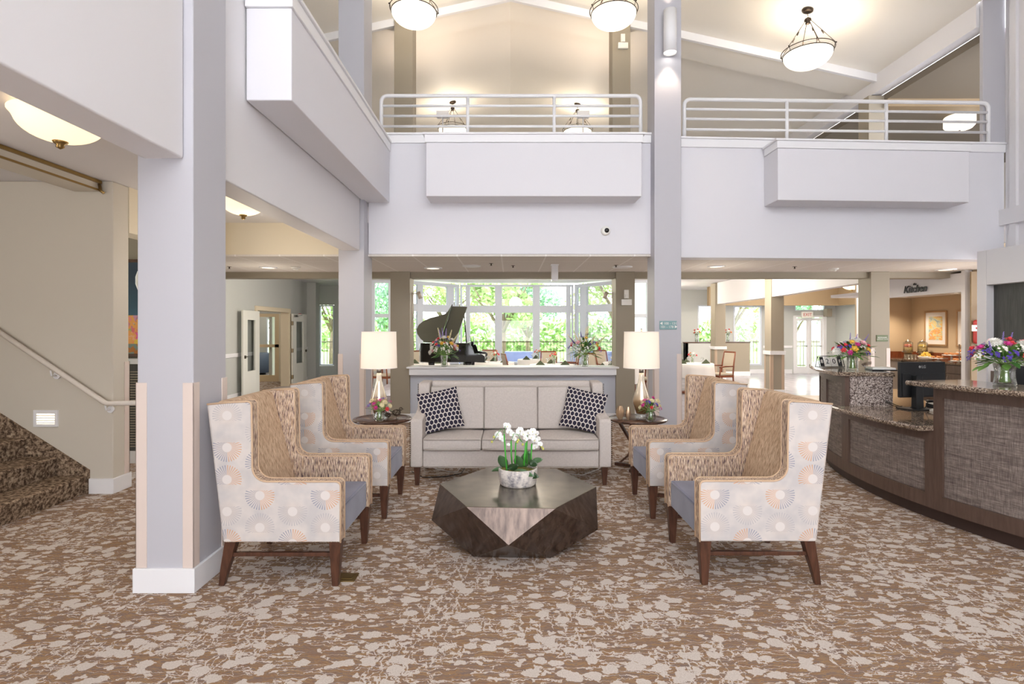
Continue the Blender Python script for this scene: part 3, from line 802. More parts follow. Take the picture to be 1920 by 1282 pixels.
for x, y, k, lb in tspots:
    t = thing('tree', lb, 'tree', (x, y, -.15), x*1.7, 'garden trees outside the windows')
    for nm, me in (('trunk', TM[k][0]), ('foliage', TM[k][1])):
        o = bpy.data.objects.new(nm, me); COL.objects.link(o); o.parent = t
fe = thing('garden_fence', 'dark iron picket fence along the garden', 'fence', (0, 24.6, -.15))
m = M()
for i in range(190): x = -12+i*.15; m.box(x-.009, x+.009, -.009, .009, 0, 1.3)
tag(m.build('pickets', M_IRON, fe), kind='stuff')
m = M(); m.box(-12, 16.5, -.015, .015, 1.18, 1.22); m.box(-12, 16.5, -.015, .015, .12, .16); m.build('rail', M_IRON, fe)
HB = mat('hedge_leaf', S(164, 194, 130), .8)
rnd = random.Random(5)
hdg = M()
for k in range(4200):
    p = Vector((rnd.uniform(-18, 20), 44+rnd.uniform(-.6, .6), rnd.uniform(-.1, 2.4))); u = Vector((rnd.gauss(0,1), rnd.gauss(0,.4), rnd.gauss(0,1))).normalized()*.3; v = u.orthogonal().normalized()*.16
    hdg.add([p-u, p+v, p+u, p-v], [(0,1,2,3)])
tag(hdg.build('hedge', HB), 'loose green hedge closing the garden behind the trees', 'hedge', kind='stuff')
BLC = mat('patio_blue_fabric', S(132, 144, 182), .8)
for i, (x, lb) in enumerate(((-1.5, 'blue cushioned patio bench left of the bay centre'), (.6, 'blue cushioned patio bench in the bay centre'), (2.9, 'blue cushioned patio bench at the right of the bay'))):
    pb = thing('patio_bench', lb, 'bench', (x, 19.2, -.12), 0, 'blue patio benches outside the bay')
    b = M(); b.box(-.8, .8, -.35, .35, .2, .42); b.build('seat', BLC, pb, bevel=.03)
    b = M(); b.box(-.8, .8, .25, .4, .43, .95); b.build('backrest', BLC, pb, bevel=.03)
    b = M(); b.box(-.85, -.8, -.35, .4, 0, .6); b.box(.8, .85, -.35, .4, 0, .6); b.box(-.8, .8, -.3, -.26, .12, .16); b.build('frame', M_IRON, pb)
# =================================================================== FURNITURE
def arcp(cx, cz, r, a0, a1, n):
    return [(cx + r*math.cos(math.radians(a0+(a1-a0)*i/n)), cz + r*math.sin(math.radians(a0+(a1-a0)*i/n))) for i in range(n+1)]
def wing_chair():
    t = thing('wing_armchair', 'x', 'armchair', (0,0,0), 0, 'four wing armchairs around the coffee table')
    prof = [(-.3675, .285), (.3675, .285)] + arcp(.3375, .637, .03, 0, 90, 4) + arcp(-.095, .757, .09, 270, 180, 7) + [(-.187, 1.0), (-.19, 1.12)] + arcp(-.215, 1.143, .025, 0, 90, 3) + [(-.33, 1.162), (-.4675, 1.15)]
    for s in (-1, 1):
        a, b = s*.385, s*.295
        m = M(); m.prism(prof, 'y', a, b, mi=1, cap_a=0, cap_b=1)
        sp = m.build('side_panel', [F_MEDX, F_STRIPE], t, bevel=.012, seg=3)
        # piping along the outer edge
        m = M(); m.tube([(x, s*.384, z) for x, z in prof[1:]], .006, 6); m.build('piping', F_PIPE_TAN, sp)
        m = M(); m.tube([(x, s*.300, z) for x, z in prof[1:-1]], .005, 6); m.build('piping', F_PIPE_TAN, sp)
    m = M(); m.prism([(-.355, .287), (-.455, 1.145), (-.44, 1.16), (-.37, 1.16), (-.345, 1.13), (-.17, .48), (-.17, .287)], 'y', -.293, .293)
    bk = m.build('backrest', F_STRIPE_TAN, t, bevel=.012, seg=3)
    m = M(); m.prism([(-.372, .29), (-.362, .29), (-.462, 1.145), (-.472, 1.145)], 'y', -.375, .375); m.build('back_cover', F_MEDY, bk, bevel=.003)
    m = M(); m.box(-.168, .355, -.292, .292, .287, .485)
    se = m.build('seat', F_BLUE, t, bevel=.022, seg=4)
    m = M(); m.tube([(-.16, -.286, .478), (.345, -.284, .478), (.352, -.27, .478), (.352, .27, .478), (.345, .284, .478), (-.16, .286, .478)], .005, 6); m.build('piping', F_BLUE, se)
    for sx in (1, -1):
        for sy in (1, -1):
            m = M(); y0 = sy*.34
            if sx > 0: m.taper((.325-.02, .365-.02, y0-.02, y0+.02), (.29, .365, y0-.036, y0+.036), 0, .286)
            else:
                lv = [(-.395, 0, .036), (-.375, .10, .05), (-.352, .19, .062), (-.33, .286, .072)]
                base = len(m.v)
                for x, z, w in lv:
                    m.v += [(x-w/2, y0-w/2*.9, z), (x+w/2, y0-w/2*.9, z), (x+w/2, y0+w/2*.9, z), (x-w/2, y0+w/2*.9, z)]
                def put(q): m.f.append(q); m.m.append(0); m.s.append(False)
                put((3,2,1,0))
                for i in range(3):
                    for k in range(4): put((4*i+k, 4*i+(k+1)%4, 4*i+4+(k+1)%4, 4*i+4+k))
                put((12,13,14,15))
            m.build('leg', WD_DARK, t, bevel=.004)
    for sy in (1, -1):
        m = M(); m.box(-.335, .315, sy*.34-.013, sy*.34+.013, .185, .21); m.build('stretcher', WD_DARK, t, bevel=.003)
    return t
ch = wing_chair()
ch.location = (-1.43, 3.80, 0); ch['label'] = 'wing armchair nearest the camera on the left, in front of the big column'
dup(ch, (-1.405, 5.02, 0), 0, 'wing armchair on the left, beside the side table with the wire birds')
dup(ch, (1.557, 3.815, 0), PI, 'wing armchair nearest the camera on the right, close to the reception desk')
dup(ch, (1.545, 5.02, 0), PI, 'wing armchair on the right, beside the side table with the gold ornaments')

# ---- sofa
so = thing('sofa', 'beige three seat linen sofa with nailhead trim against the half wall', 'sofa', (.005, 5.64, 0))
prof = [(0, .19), (0, .655), (.012, .68), (.035, .69), (.33, .715), (.43, .75), (.475, .82), (.50, .93), (.515, .995), (.545, 1.02), (.80, 1.02), (.835, 1.0), (.79, .19)]
for s in (-1, 1):
    m = M(); m.prism(prof, 'x', s*1.04, s*.915)
    # arm flares inwards at the back
    m.build('arm', F_SOFA, so, bevel=.02, seg=3)
    m = M()
    for i in range(22): m.ball((s*1.043, .008, .205+i*.0215), .0062, 6)
    for i in range(12): m.ball((s*1.043, .51, .78+i*.02), .0062, 6)
    m.build('nailhead_trim', M_IRON, so)
m = M(); m.box(-.914, .914, .02, .78, .19, .365); m.build('base_frame', F_SOFA, so, bevel=.012)
m = M(); m.tube([(-.93, -.002, .192), (.93, -.002, .192)], .006, 6); m.build('piping', F_PIPE, so)
m = M(); m.prism([(.56, .37), (.66, 1.02), (.78, 1.02), (.80, .37)], 'x', -.914, .914); m.build('back_frame', F_SOFA, so, bevel=.018, seg=3)
w = .605
def pillow(m, x0, x1, y0, y1, z0, z1, puff, n=10, mi=0):
    # soft box: grid displaced; y is thickness
    pass
def cushion(hx, hy, hz, px=0, py=0, pz=0, name='cushion'):
    """superellipsoid-ish soft box, half sizes, crowned faces"""
    m = M(); N = 10; base = []
    def pt(u, v, w):
        x, y, z = u*hx, v*hy, w*hz
        cz = (1-u*u)*(1-v*v); cy = (1-u*u)*(1-w*w); cx = (1-v*v)*(1-w*w)
        x += math.copysign(px*cx, u)*abs(u)**3; y += math.copysign(py*cy, v)*abs(v)**3; z += math.copysign(pz*cz, w)*abs(w)**3
        return (x, y, z)
    g = [-1+2*i/N for i in range(N+1)]
    for ax, sg in ((0,-1),(0,1),(1,-1),(1,1),(2,-1),(2,1)):
        b = len(m.v)
        for a in g:
            for c in g:
                q = [(sg, a, c), (a, sg, c), (a, c, sg)][ax]; m.v.append(pt(*q))
        for i in range(N):
            for j in range(N):
                q = (b+i*(N+1)+j, b+(i+1)*(N+1)+j, b+(i+1)*(N+1)+j+1, b+i*(N+1)+j+1)
                if (sg > 0) ^ (ax == 1): pass
                else: q = q[::-1]
                m.f.append(q); m.m.append(0); m.s.append(True)
    return m
def weld(o, r=.02, seg=3):
    import bmesh
    bm = bmesh.new(); bm.from_mesh(o.data); bmesh.ops.remove_doubles(bm, verts=bm.verts, dist=1e-5); bmesh.ops.recalc_face_normals(bm, faces=bm.faces); bm.to_mesh(o.data); bm.free()
    if r:
        b = o.modifiers.new('bevel', 'BEVEL'); b.width = r; b.segments = seg; b.limit_method = 'ANGLE'; b.angle_limit = .9; b.harden_normals = True
    return o
for i in (-1, 0, 1):
    o = cushion(.300, .315, .058, .004, .010, .018).build('seat_cushion', F_SOFA, so, loc=(i*.607, .30, .432)); weld(o, .022)
    m = M()
    for zz in (-.052, .052): m.tube([(-.29, -.322, zz), (-.15, -.328, zz), (0, -.33, zz), (.15, -.328, zz), (.29, -.322, zz)], .0055, 6)
    m.build('piping', F_PIPE, o)
for i in (-1, 0, 1):
    o = cushion(.298, .075, .235, .004, .028, .006).build('back_cushion', F_SOFA, so, loc=(i*.600, .545, .735), rot=(-.13, 0, 0)); weld(o, .025)
    m = M()
    e = [(-.29, -.072, -.225), (-.29, -.074, .228), (.29, -.074, .228), (.29, -.072, -.225)]
    m.tube(e, .005, 6, closed=True); m.build('piping', F_PIPE, o)
for x in (-.975, .975):
    for y in (.05, .72):
        m = M(); m.taper((x-.02, x+.02, y-.02, y+.02), (x-.032, x+.032, y-.032, y+.032), 0, .192); m.build('leg', WD_DARK, so, bevel=.003)

def throw_pillow(label, loc, rot):
    S_ = .225; N = 14; m = M(); uv = []
    for sd in (-1, 1):
        b = len(m.v)
        for i in range(N+1):
            for j in range(N+1):
                u = -1+2*i/N; v = -1+2*j/N
                th = .075*((1-u**4)*(1-v**4))**.6
                pin = 1-.06*((1-u*u)+(1-v*v)) + .06
                x = u*S_*(1-.05*(1-v*v)); z = v*S_*(1-.05*(1-u*u))
                m.v.append((x, sd*th, z)); uv.append(((u+1)/2, (v+1)/2))
        for i in range(N):
            for j in range(N):
                q = (b+i*(N+1)+j, b+(i+1)*(N+1)+j, b+(i+1)*(N+1)+j+1, b+i*(N+1)+j+1)
                m.f.append(q if sd < 0 else q[::-1]); m.m.append(0); m.s.append(True)
    me = m.mesh('throw_pillow', F_HEX); l = me.uv_layers.new(name='UVMap')
    for p in me.polygons:
        for li in p.loop_indices: l.data[li].uv = uv[me.loops[li].vertex_index]
    o = bpy.data.objects.new('throw_pillow', me); COL.objects.link(o); o.location = loc; o.rotation_euler = rot
    return tag(o, label, 'pillow', 'navy patterned throw pillows on the sofa')
throw_pillow('navy lattice throw pillow leaning on the left sofa arm', (-.765, 5.98, .735), (-.34, math.radians(-10), math.radians(14)))
throw_pillow('navy lattice throw pillow leaning on the right sofa arm', (.80, 5.98, .735), (-.34, math.radians(11), math.radians(-14)))

# ---- faceted coffee table
T = [(-.298, 3.70), (.299, 3.66), (.655, 4.165), (.397, 4.70), (-.20, 4.733), (-.547, 4.24)]
Bt = [(-.262, 3.885), (.283, 3.865), (.53, 4.20), (.33, 4.58), (-.16, 4.60), (-.42, 4.24)]
Mi = [(-.012, 3.63, .185), (.625, 3.90, .19), (.70, 4.50, .2), (.10, 4.86, .2), (-.50, 4.62, .2), (-.585, 4.05, .205)]
cx, cy = .03, 4.2
ct = thing('coffee_table', 'dark faceted geometric coffee table in the middle of the seating group', 'coffee table', (cx, cy, 0))
m = M(); H = .42
for i in range(6):
    j = (i+1) % 6; pv = (i-1) % 6
    A = (T[i][0]-cx, T[i][1]-cy, H-.004); B = (T[j][0]-cx, T[j][1]-cy, H-.004); C = (Mi[i][0]-cx, Mi[i][1]-cy, Mi[i][2])
    m.add([A, B, C], [(0, 2, 1)])
    D = (Bt[i][0]-cx, Bt[i][1]-cy, 0.0); E = (Bt[j][0]-cx, Bt[j][1]-cy, 0.0)
    m.add([D, E, C], [(0, 1, 2)])
    Cp = (Mi[pv][0]-cx, Mi[pv][1]-cy, Mi[pv][2])
    m.add([A, C, D, Cp], [(0, 1, 2), (0, 2, 3)])
m.add([(b[0]-cx, b[1]-cy, 0) for b in Bt], [(5,4,3,2,1,0)])
o = m.build('base', M_BRONZE, ct); 
import bmesh
bm = bmesh.new(); bm.from_mesh(o.data); bmesh.ops.remove_doubles(bm, verts=bm.verts, dist=1e-5); bmesh.ops.recalc_face_normals(bm, faces=bm.faces); bm.to_mesh(o.data); bm.free()
m = M(); m.prism([(p[0]-cx, p[1]-cy) for p in T], 'z', H-.004, H); m.build('top', M_BRONZETOP, ct)

# ---- side tables
def side_table(label, loc, rz):
    t = thing('side_table', label, 'side table', loc, rz, 'round dark side tables beside the sofa')
    m = M(); m.lathe([(0, .545), (.30, .545), (.325, .552), (.34, .562), (.34, .572), (.333, .58), (0, .58)], n=48); tp = m.build('tabletop', WD_TABLE, t)
    m = M(); m.tube([(.30*math.cos(a*PI/24), .30*math.sin(a*PI/24), .5805) for a in range(48)], .0018, 4, closed=True); m.build('inlay_line', WD_DARK, tp)
    for k in range(4):
        a = PI/4 + k*PI/2; m = M()
        pts = [(.235, .545), (.17, .44), (.085, .31), (.06, .24), (.10, .14), (.20, .045)]
        vs = []
        for r, z in pts:
            for dw, dr in ((-.028, -.016), (.028, -.016), (.028, .016), (-.028, .016)):
                rr = r+dr; vs.append((rr*math.cos(a)-dw*math.sin(a), rr*math.sin(a)+dw*math.cos(a), z))
        fs = [(0,1,2,3)] + [(4*i+q, 4*i+4+q, 4*i+4+(q+1)%4, 4*i+(q+1)%4) for i in range(5) for q in range(4)] + [(23,22,21,20)]
        m.add(vs, fs); m.build('leg', WD_DARK, t, bevel=.003)
    for a in (PI/4, 3*PI/4):
        m = M(); m.box(-.27, .27, -.03, .03, 0 if a < 1 else .001, .035); m.xf(Matrix.Rotation(a, 4, 'Z')); m.build('foot', WD_DARK, t, bevel=.006)
    m = M(); m.lathe([(0, .16), (.05, .16), (.05, .30), (0, .30)], n=16); m.build('hub', WD_DARK, t)
    return t
side_table('round dark wood side table left of the sofa carrying the wire birds', (-1.50, 6.40, 0), .15)
side_table('round dark wood side table right of the sofa carrying the gold ornaments', (1.49, 6.40, 0), .3)

# ---- table lamps
def lampglass():
    x, y, z = coords(); n = noise(comb(x, y, z), 12, 2)
    return ramp(z + n*.03 - .015, [(.10, S(146, 112, 76)), (.21, S(178, 148, 112)), (.30, S(218, 204, 182)), (.5, S(228, 222, 208))])
M_LAMPG = mat('ombre_mercury_glass', (.6,.5,.4), .1, .25, fn=lampglass, coat=.6)
M_ACRYL = glassmat('clear_acrylic', (.95, .95, .95), .02, .4)
def table_lamp(label, loc):
    t = thing('table_lamp', label, 'lamp', loc, 0, 'table lamps beside the sofa')
    m = M(); m.lathe([(0, 0), (.06, 0), (.06, .055), (0, .055)], n=32); m.build('base', M_ACRYL, t)
    m = M(); m.lathe([(0, .056), (.05, .056), (.06, .062), (.098, .185), (.102, .205), (.096, .23), (.06, .34), (.036, .43), (.028, .50), (.026, .53), (0, .53)], n=36); m.build('body', M_LAMPG, t)
    m = M(); m.lathe([(0, .531), (.027, .531), (.027, .59), (.015, .592), (.012, .70), (0, .70)], n=20); m.build('neck', M_STEEL, t)
    m = M(); R, R2, z0, z1 = .207, .197, .585, 1.01
    m.lathe([(R, z0), (R2, z1), (R2-.003, z1), (R-.003, z0), (R, z0)], n=48); sh = m.build('lamp_shade', E_SHADE, t)
    m = M(); 
    for zz, rr in ((z0+.003, R), (z1-.003, R2)): m.tube([(rr*math.cos(a*PI/24), rr*math.sin(a*PI/24), zz) for a in range(48)], .0028, 5, closed=True)
    m.build('shade_trim', W_TRIM, sh)
    m = M(); m.lathe([(0, .97), (.008, .97), (.008, 1.03), (.012, 1.035), (.0, 1.05)], n=10)
    for k in range(3): a = k*2*PI/3; m.tube([(0, 0, .99), (R2*math.cos(a), R2*math.sin(a), .995)], .002, 4)
    m.build('finial', M_STEEL, t)
    l = bpy.data.lights.new('lamp_bulb', 'POINT'); l.energy = 4; l.color = (1, .85, .68); l.shadow_soft_size = .06
    q = bpy.data.objects.new('lamp_bulb', l); COL.objects.link(q); q.parent = t; q.location = (0, 0, .82)
    return t
table_lamp('table lamp with white drum shade on the left side table', (-1.53, 6.36, .5825))
table_lamp('table lamp with white drum shade on the right side table', (1.525, 6.36, .5825))

# ---- ornaments
for (x, y, s, rz, lb) in ((-1.315, 6.30, 1.0, .3, 'larger dark wire bird figurine at the right edge of the left side table'), (-1.40, 6.24, .78, 2.6, 'smaller dark wire bird figurine beside the larger bird')):
    b = thing('bird_figurine', lb, 'figurine', (x, y, .5805), rz, 'wire birds on the left side table')
    rnd = random.Random(int(s*100)); m = M()
    for k in range(22):
        q = Euler((rnd.uniform(0, PI), rnd.uniform(0, PI), rnd.uniform(0, PI))).to_matrix()
        m.tube([tuple(Vector(((q @ Vector((math.cos(a*PI/8), math.sin(a*PI/8), 0))).x*.048*s, (q @ Vector((math.cos(a*PI/8), math.sin(a*PI/8), 0))).y*.036*s, (q @ Vector((math.cos(a*PI/8), math.sin(a*PI/8), 0))).z*.038*s + .078*s))) for a in range(16)], .0016, 4, closed=True)
    m.build('body', M_IRON, b)
    m = M(); 
    for k in range(9):
        q = Euler((rnd.uniform(0, PI), rnd.uniform(0, PI), 0)).to_matrix()
        m.tube([tuple((q @ Vector((math.cos(a*PI/6), math.sin(a*PI/6), 0)))*.02*s + Vector((.05*s, 0, .118*s))) for a in range(12)], .0015, 4, closed=True)
    m.tube([(.068*s, 0, .118*s), (.088*s, 0, .112*s)], [.004, .0008], 5); m.build('head', M_IRON, b)
    m = M(); m.tube([(-.04*s, 0, .085*s), (-.085*s, 0, .105*s)], [.006, .002], 5); m.build('tail', M_IRON, b)
    m = M()
    for sy in (-.012, .012):
        m.tube([(0, sy*s, .045*s), (0, sy*s, .002)], .0018, 5); m.tube([(-.01, sy*s, .002), (.02, sy*s, .002)], .0018, 5)
    m.build('legs', M_IRON, b)
def gem(label, loc, rx, h, rz, tilt):
    m = M(); n = 6
    rings = [(.45, 0), (1, .33), (1, .66), (.5, 1)]
    vs = [(rx*r*math.cos(2*PI*k/n), rx*r*.75*math.sin(2*PI*k/n), z*h) for r, z in rings for k in range(n)]
    fs = [tuple(range(n))[::-1]] + [(i*n+k, i*n+(k+1)%n, (i+1)*n+(k+1)%n, (i+1)*n+k) for i in range(3) for k in range(n)] + [tuple(range(3*n, 4*n))]
    m.add(vs, fs); o = m.build('geometric_ornament', M_GOLD, bevel=.002); o.location = loc; o.rotation_euler = (0, tilt, rz)
    return tag(o, label, 'ornament', 'gold faceted ornaments on the right side table')
gem('wider champagne gold faceted ornament at the left edge of the right side table', (1.262, 6.28, .582), .05, .155, .2, 0)
gem('narrower champagne gold faceted ornament beside the wider one', (1.345, 6.24, .582), .034, .15, .9, .06)

# ------------------------------------------------------------------ flowers
def cmat(n, c, r=.6): return mat('petal_'+n, S(*c), r, spec=.25, sheen=.2)
PC = {'red': cmat('coral_red', (226, 62, 70)), 'pink': cmat('pale_pink', (240, 184, 190)), 'white': cmat('white', (244, 242, 234)), 'yellow': cmat('yellow', (240, 194, 76)), 'purple': cmat('violet', (92, 66, 168)), 'lav': cmat('lavender', (150, 130, 200)), 'magenta': cmat('magenta', (206, 52, 140)), 'cream': cmat('cream', (236, 226, 184)), 'orange': cmat('orange', (240, 140, 70))}
LEAF = mat('leaf_green', S(62, 112, 48), .45, spec=.4); LEAF2 = mat('leaf_light_green', S(112, 156, 74), .45); STEM = mat('stem_green', S(140, 176, 96), .5)
def bl_rose(mi=0):
    m = M()
    m.ball((0, 0, .25), (.42, .42, .45), 8)
    for ring, (n, r, ti, w) in enumerate(((3, .30, .12, .42), (5, .48, .35, .46), (6, .66, .62, .46))):
        for k in range(n):
            a = 2*PI*k/n + ring*.5; vs = []
            for i in range(4):
                t = i/3; rad = r*(.35+.65*t) + ti*t*t*.35; z = -.15 + (.75 - ti*.55)*t
                for sgn in (-1, 0, 1):
                    aa = a + sgn*w*(.55+.45*math.sin(PI*min(t*1.1, 1)*.8))/max(rad, .3)*.8*.6
                    rr = rad*(1 if sgn else .94); vs.append((rr*math.cos(aa), rr*math.sin(aa), z - (.05 if sgn and i == 3 else 0)))
            fs = [(i*3+j, i*3+j+1, i*3+j+4, i*3+j+3) for i in range(3) for j in range(2)]
            m.add(vs, fs, 0, True)
    return m
def bl_mum():
    m = M(); m.ball((0, 0, .1), (.35, .35, .25), 8)
    for ring, (n, r, up) in enumerate(((18, 1.0, .02), (16, .85, .28), (12, .62, .48), (8, .4, .58))):
        for k in range(n):
            a = 2*PI*(k+ring*.5)/n; w = .10; ca, sa = math.cos(a), math.sin(a)
            def q(d, s, z): return (d*ca - s*sa, d*sa + s*ca, z)
            m.add([q(.1, 0, .05+up*.4), q(r*.6, -w, up*.8+.05), q(r, 0, up), q(r*.6, w, up*.8+.05)], [(0,1,2,3)], 0, True)
    return m
def bl_spike():
    m = M(); rnd = random.Random(3)
    for k in range(26):
        z = -1+k*.1; r = .24*(1-.75*(k/26)); a = k*2.4
        m.ball((r*math.cos(a), r*math.sin(a), z), .16*(1-.5*k/26), 6)
    return m
def bl_cluster():
    m = M(); rnd = random.Random(8)
    for k in range(16):
        d = Vector((rnd.gauss(0,1), rnd.gauss(0,1), abs(rnd.gauss(0,.8)))).normalized()*.75
        for q in range(5):
            a = 2*PI*q/5; m.add([tuple(d), (d.x+.2*math.cos(a-.5), d.y+.2*math.sin(a-.5), d.z+.08), (d.x+.26*math.cos(a), d.y+.26*math.sin(a), d.z+.05), (d.x+.2*math.cos(a+.5), d.y+.2*math.sin(a+.5), d.z+.08)], [(0,1,2,3)])
    return m
BL = {'rose': bl_rose, 'mum': bl_mum, 'spike': bl_spike, 'cluster': bl_cluster}
BN = {'rose': 'rose', 'mum': 'daisy', 'spike': 'flower_spike', 'cluster': 'blossom_cluster'}
BLC_ = {}
def blossom(kind, col):
    if (kind, col) not in BLC_: BLC_[(kind, col)] = BL[kind]().mesh(BN[kind]+'_'+col, PC[col])
    return BLC_[(kind, col)]
def leafgeo(m, p, d, L, w, droop=.3, mi=0, n=4):
    d = d.normalized(); sd = d.cross(Vector((0,0,1)));  sd = sd.normalized() if sd.length > .01 else Vector((1,0,0))
    vs = []
    for i in range(n+1):
        t = i/n; c = p + d*L*t - Vector((0,0,1))*droop*L*t*t; ww = w*math.sin(PI*(t*.92+.04))
        vs += [tuple(c - sd*ww), tuple(c + Vector((0,0,-.25*ww))), tuple(c + sd*ww)]
    m.add(vs, [(3*i+j, 3*i+j+1, 3*i+j+4, 3*i+j+3) for i in range(n) for j in range(2)], mi, True)
def bouquet(name, label, loc, vr, vh, R, Hh, spec, seed=1, group=None, cone=1.0, nleaf=40, vase='cyl', size=.03, zc=.0, leafL=.09):
    """spec: list of (kind, colour, count, size multiplier)"""
    rnd = random.Random(seed); t = thing(name, label, 'flowers', loc, 0, group)
    m = M()
    if vase == 'cyl': pr = [(0, 0), (vr*.92, 0), (vr*.98, .01), (vr*.86, vh*.35), (vr*.84, vh*.6), (vr, vh), (vr*.95, vh), (vr*.79, vh*.6), (vr*.8, vh*.35), (vr*.85, .02), (0, .02)]
    else: pr = [(0, 0), (vr*.55, 0), (vr*.95, vh*.3), (vr, vh*.5), (vr*.8, vh*.82), (vr*.62, vh*.95), (vr*.66, vh), (vr*.6, vh), (vr*.75, vh*.8), (vr*.94, vh*.5), (vr*.88, vh*.3), (vr*.45, .012), (0, .012)]
    m.lathe(pr, n=28); m.build('vase', M_GLASS, t)
    m = M(); rw = .76 if vase == 'cyl' else .72
    c0 = Vector((0, 0, vh)); heads = []
    tot = sum(s[2] for s in spec); order = []
    for s in spec: order += [s]*s[2]
    rnd.shuffle(order)
    stm = M()
    for i, (kind, colr, _, sm) in enumerate(order):
        f = (i+.5)/tot; ph = i*2.39996; el = math.acos(1-f*.98) if kind != 'spike' else rnd.uniform(.2, 1.0)
        el = min(el, 1.62)
        d = Vector((math.sin(el)*math.cos(ph)*R, math.sin(el)*math.sin(ph)*R*.8, math.cos(el)*Hh))*(rnd.uniform(.86, 1.05) if kind != 'spike' else rnd.uniform(1.12, 1.35))
        p = c0 + d + Vector((0, 0, Hh*.18+zc))
        o = bpy.data.objects.new(BN[kind], blossom(kind, colr)); COL.objects.link(o); o.parent = t; o.location = p
        sc = size*sm*rnd.uniform(.88, 1.12); o.scale = (sc, sc, sc*(1 if kind != 'spike' else 1.25))
        nrm = Vector((d.x/R, d.y/R*1.2 - .25, d.z/Hh + .25)).normalized()
        o.rotation_euler = nrm.to_track_quat('Z', 'Y').to_euler()
        a = ph + 1.5
        b0 = Vector((vr*.5*math.cos(a), vr*.5*math.sin(a), .02))
        neck = Vector((vr*.35*math.cos(ph), vr*.35*math.sin(ph), vh*.98))
        stm.tube([b0, neck, c0 + d*.55 + Vector((0,0,.01)), p - nrm*sc*.2], .0022 if size > .02 else .0016, 5)
    stm.build('stems', STEM, t)
    lf = M()
    for k in range(nleaf):
        ph = k*2.39996+.7; el = rnd.uniform(.5, 1.9); d = Vector((math.sin(el)*math.cos(ph)*R, math.sin(el)*math.sin(ph)*R*.8, math.cos(el)*Hh))
        p = c0 + d*rnd.uniform(.25, .8) + Vector((0, 0, Hh*.12))
        leafgeo(lf, p, Vector((d.x, d.y, d.z + rnd.uniform(-.02, .06))), leafL*rnd.uniform(.7, 1.2), leafL*.2*rnd.uniform(.8, 1.3), .25, k % 2)
    tag(lf.build('foliage', [LEAF, LEAF2], t), kind='stuff')
    return t
mix1 = [('rose', 'red', 6, 1), ('rose', 'pink', 4, 1.1), ('mum', 'white', 7, 1.2), ('rose', 'yellow', 5, 1.15), ('cluster', 'purple', 7, .9), ('cluster', 'white', 12, 1), ('spike', 'lav', 3, 1.1), ('spike', 'cream', 3, 1.3)]
SILL = .976
bouquet('flower_arrangement', 'mixed flower arrangement in a glass vase on the left end of the half wall ledge', P(833, 685, 9.5)[:2] + (SILL,), .066, .19, .25, .27, mix1, 3, 'arrangements on the half wall ledge', size=.044, nleaf=60, leafL=.12)
bouquet('flower_arrangement', 'taller mixed flower arrangement with spikes on the right end of the half wall ledge', P(1097, 685, 9.5)[:2] + (SILL,), .066, .20, .27, .28, [('rose', 'red', 4, 1), ('rose', 'pink', 4, 1.1), ('rose', 'yellow', 2, 1.1), ('cluster', 'purple', 10, .9), ('cluster', 'white', 12, .9), ('cluster', 'cream', 5, .9), ('spike', 'cream', 9, 1.5), ('spike', 'purple', 3, 1)], 5, 'arrangements on the half wall ledge', size=.044, nleaf=80, leafL=.14)
mix2 = [('rose', 'magenta', 4, 1), ('rose', 'red', 2, 1), ('mum', 'cream', 5, 1.2), ('cluster', 'magenta', 4, 1), ('cluster', 'purple', 4, 1), ('rose', 'pink', 1, 1)]
bouquet('flower_arrangement', 'small bright bouquet in a round glass vase on the left side table', (-1.47, 6.13, .5805), .06, .12, .14, .125, mix2, 7, 'small bouquets on the side tables', vase='round', size=.030, nleaf=34, leafL=.06)
bouquet('flower_arrangement', 'small pink and violet bouquet in a round glass vase on the right side table', (1.575, 6.13, .5805), .06, .12, .115, .125, mix2, 9, 'small bouquets on the side tables', vase='round', size=.028, nleaf=34, leafL=.06)

# ---- orchid planter
def potfn():
    x, y, z = coords(); n = noise(comb(x*1, y*1, z*.6), 14, 5, .7); n2 = noise(comb(x, y, z*3), 40, 3)
    return ramp(n*.7 + n2*.3, [(.36, S(118, 114, 120)), (.46, S(176, 170, 168)), (.56, S(216, 208, 200)), (.7, S(228, 222, 214))])
M_POT = mat('weathered_whitewash', (.7,.7,.7), .8, fn=potfn)
MOSS = mat('moss', S(110, 104, 48), .95, bump=lambda: (noise(comb(*coords()), 60, 3), 1, .01))
op = thing('orchid_planter', 'white orchid in a weathered round planter on the coffee table', 'potted plant', (.058, 4.24, .421))
m = M(); m.lathe([(0, 0), (.132, 0), (.14, .01), (.15, .07), (.152, .128), (.147, .132), (.14, .128), (.138, .09), (0, .09)], n=48); m.build('pot', M_POT, op)
rnd = random.Random(2)
m = M(); m.lathe([(0, .12), (.08, .118), (.137, .1)], n=24)
for k in range(30): a = rnd.uniform(0, 6.28); r = rnd.uniform(.02, .115); m.ball((r*math.cos(a), r*math.sin(a), .112), (.026, .026, .014), 7)
m.build('moss', MOSS, op)
OG = mat('orchid_stem_green', S(70, 168, 56), .4); OL = mat('orchid_leaf', S(78, 112, 72), .3, coat=.3); OLD = mat('orchid_leaf_dark', S(44, 70, 40), .3, coat=.3)
PETAL = mat('orchid_petal', S(248, 248, 246), .5, sheen=.3); BUD = mat('orchid_bud', S(214, 212, 110), .5)
kk = 4.22/K
def op_(px, py, dy=0): return Vector((PX(px, 4.24)-.058, dy, PZ(py, 4.24)-.421))
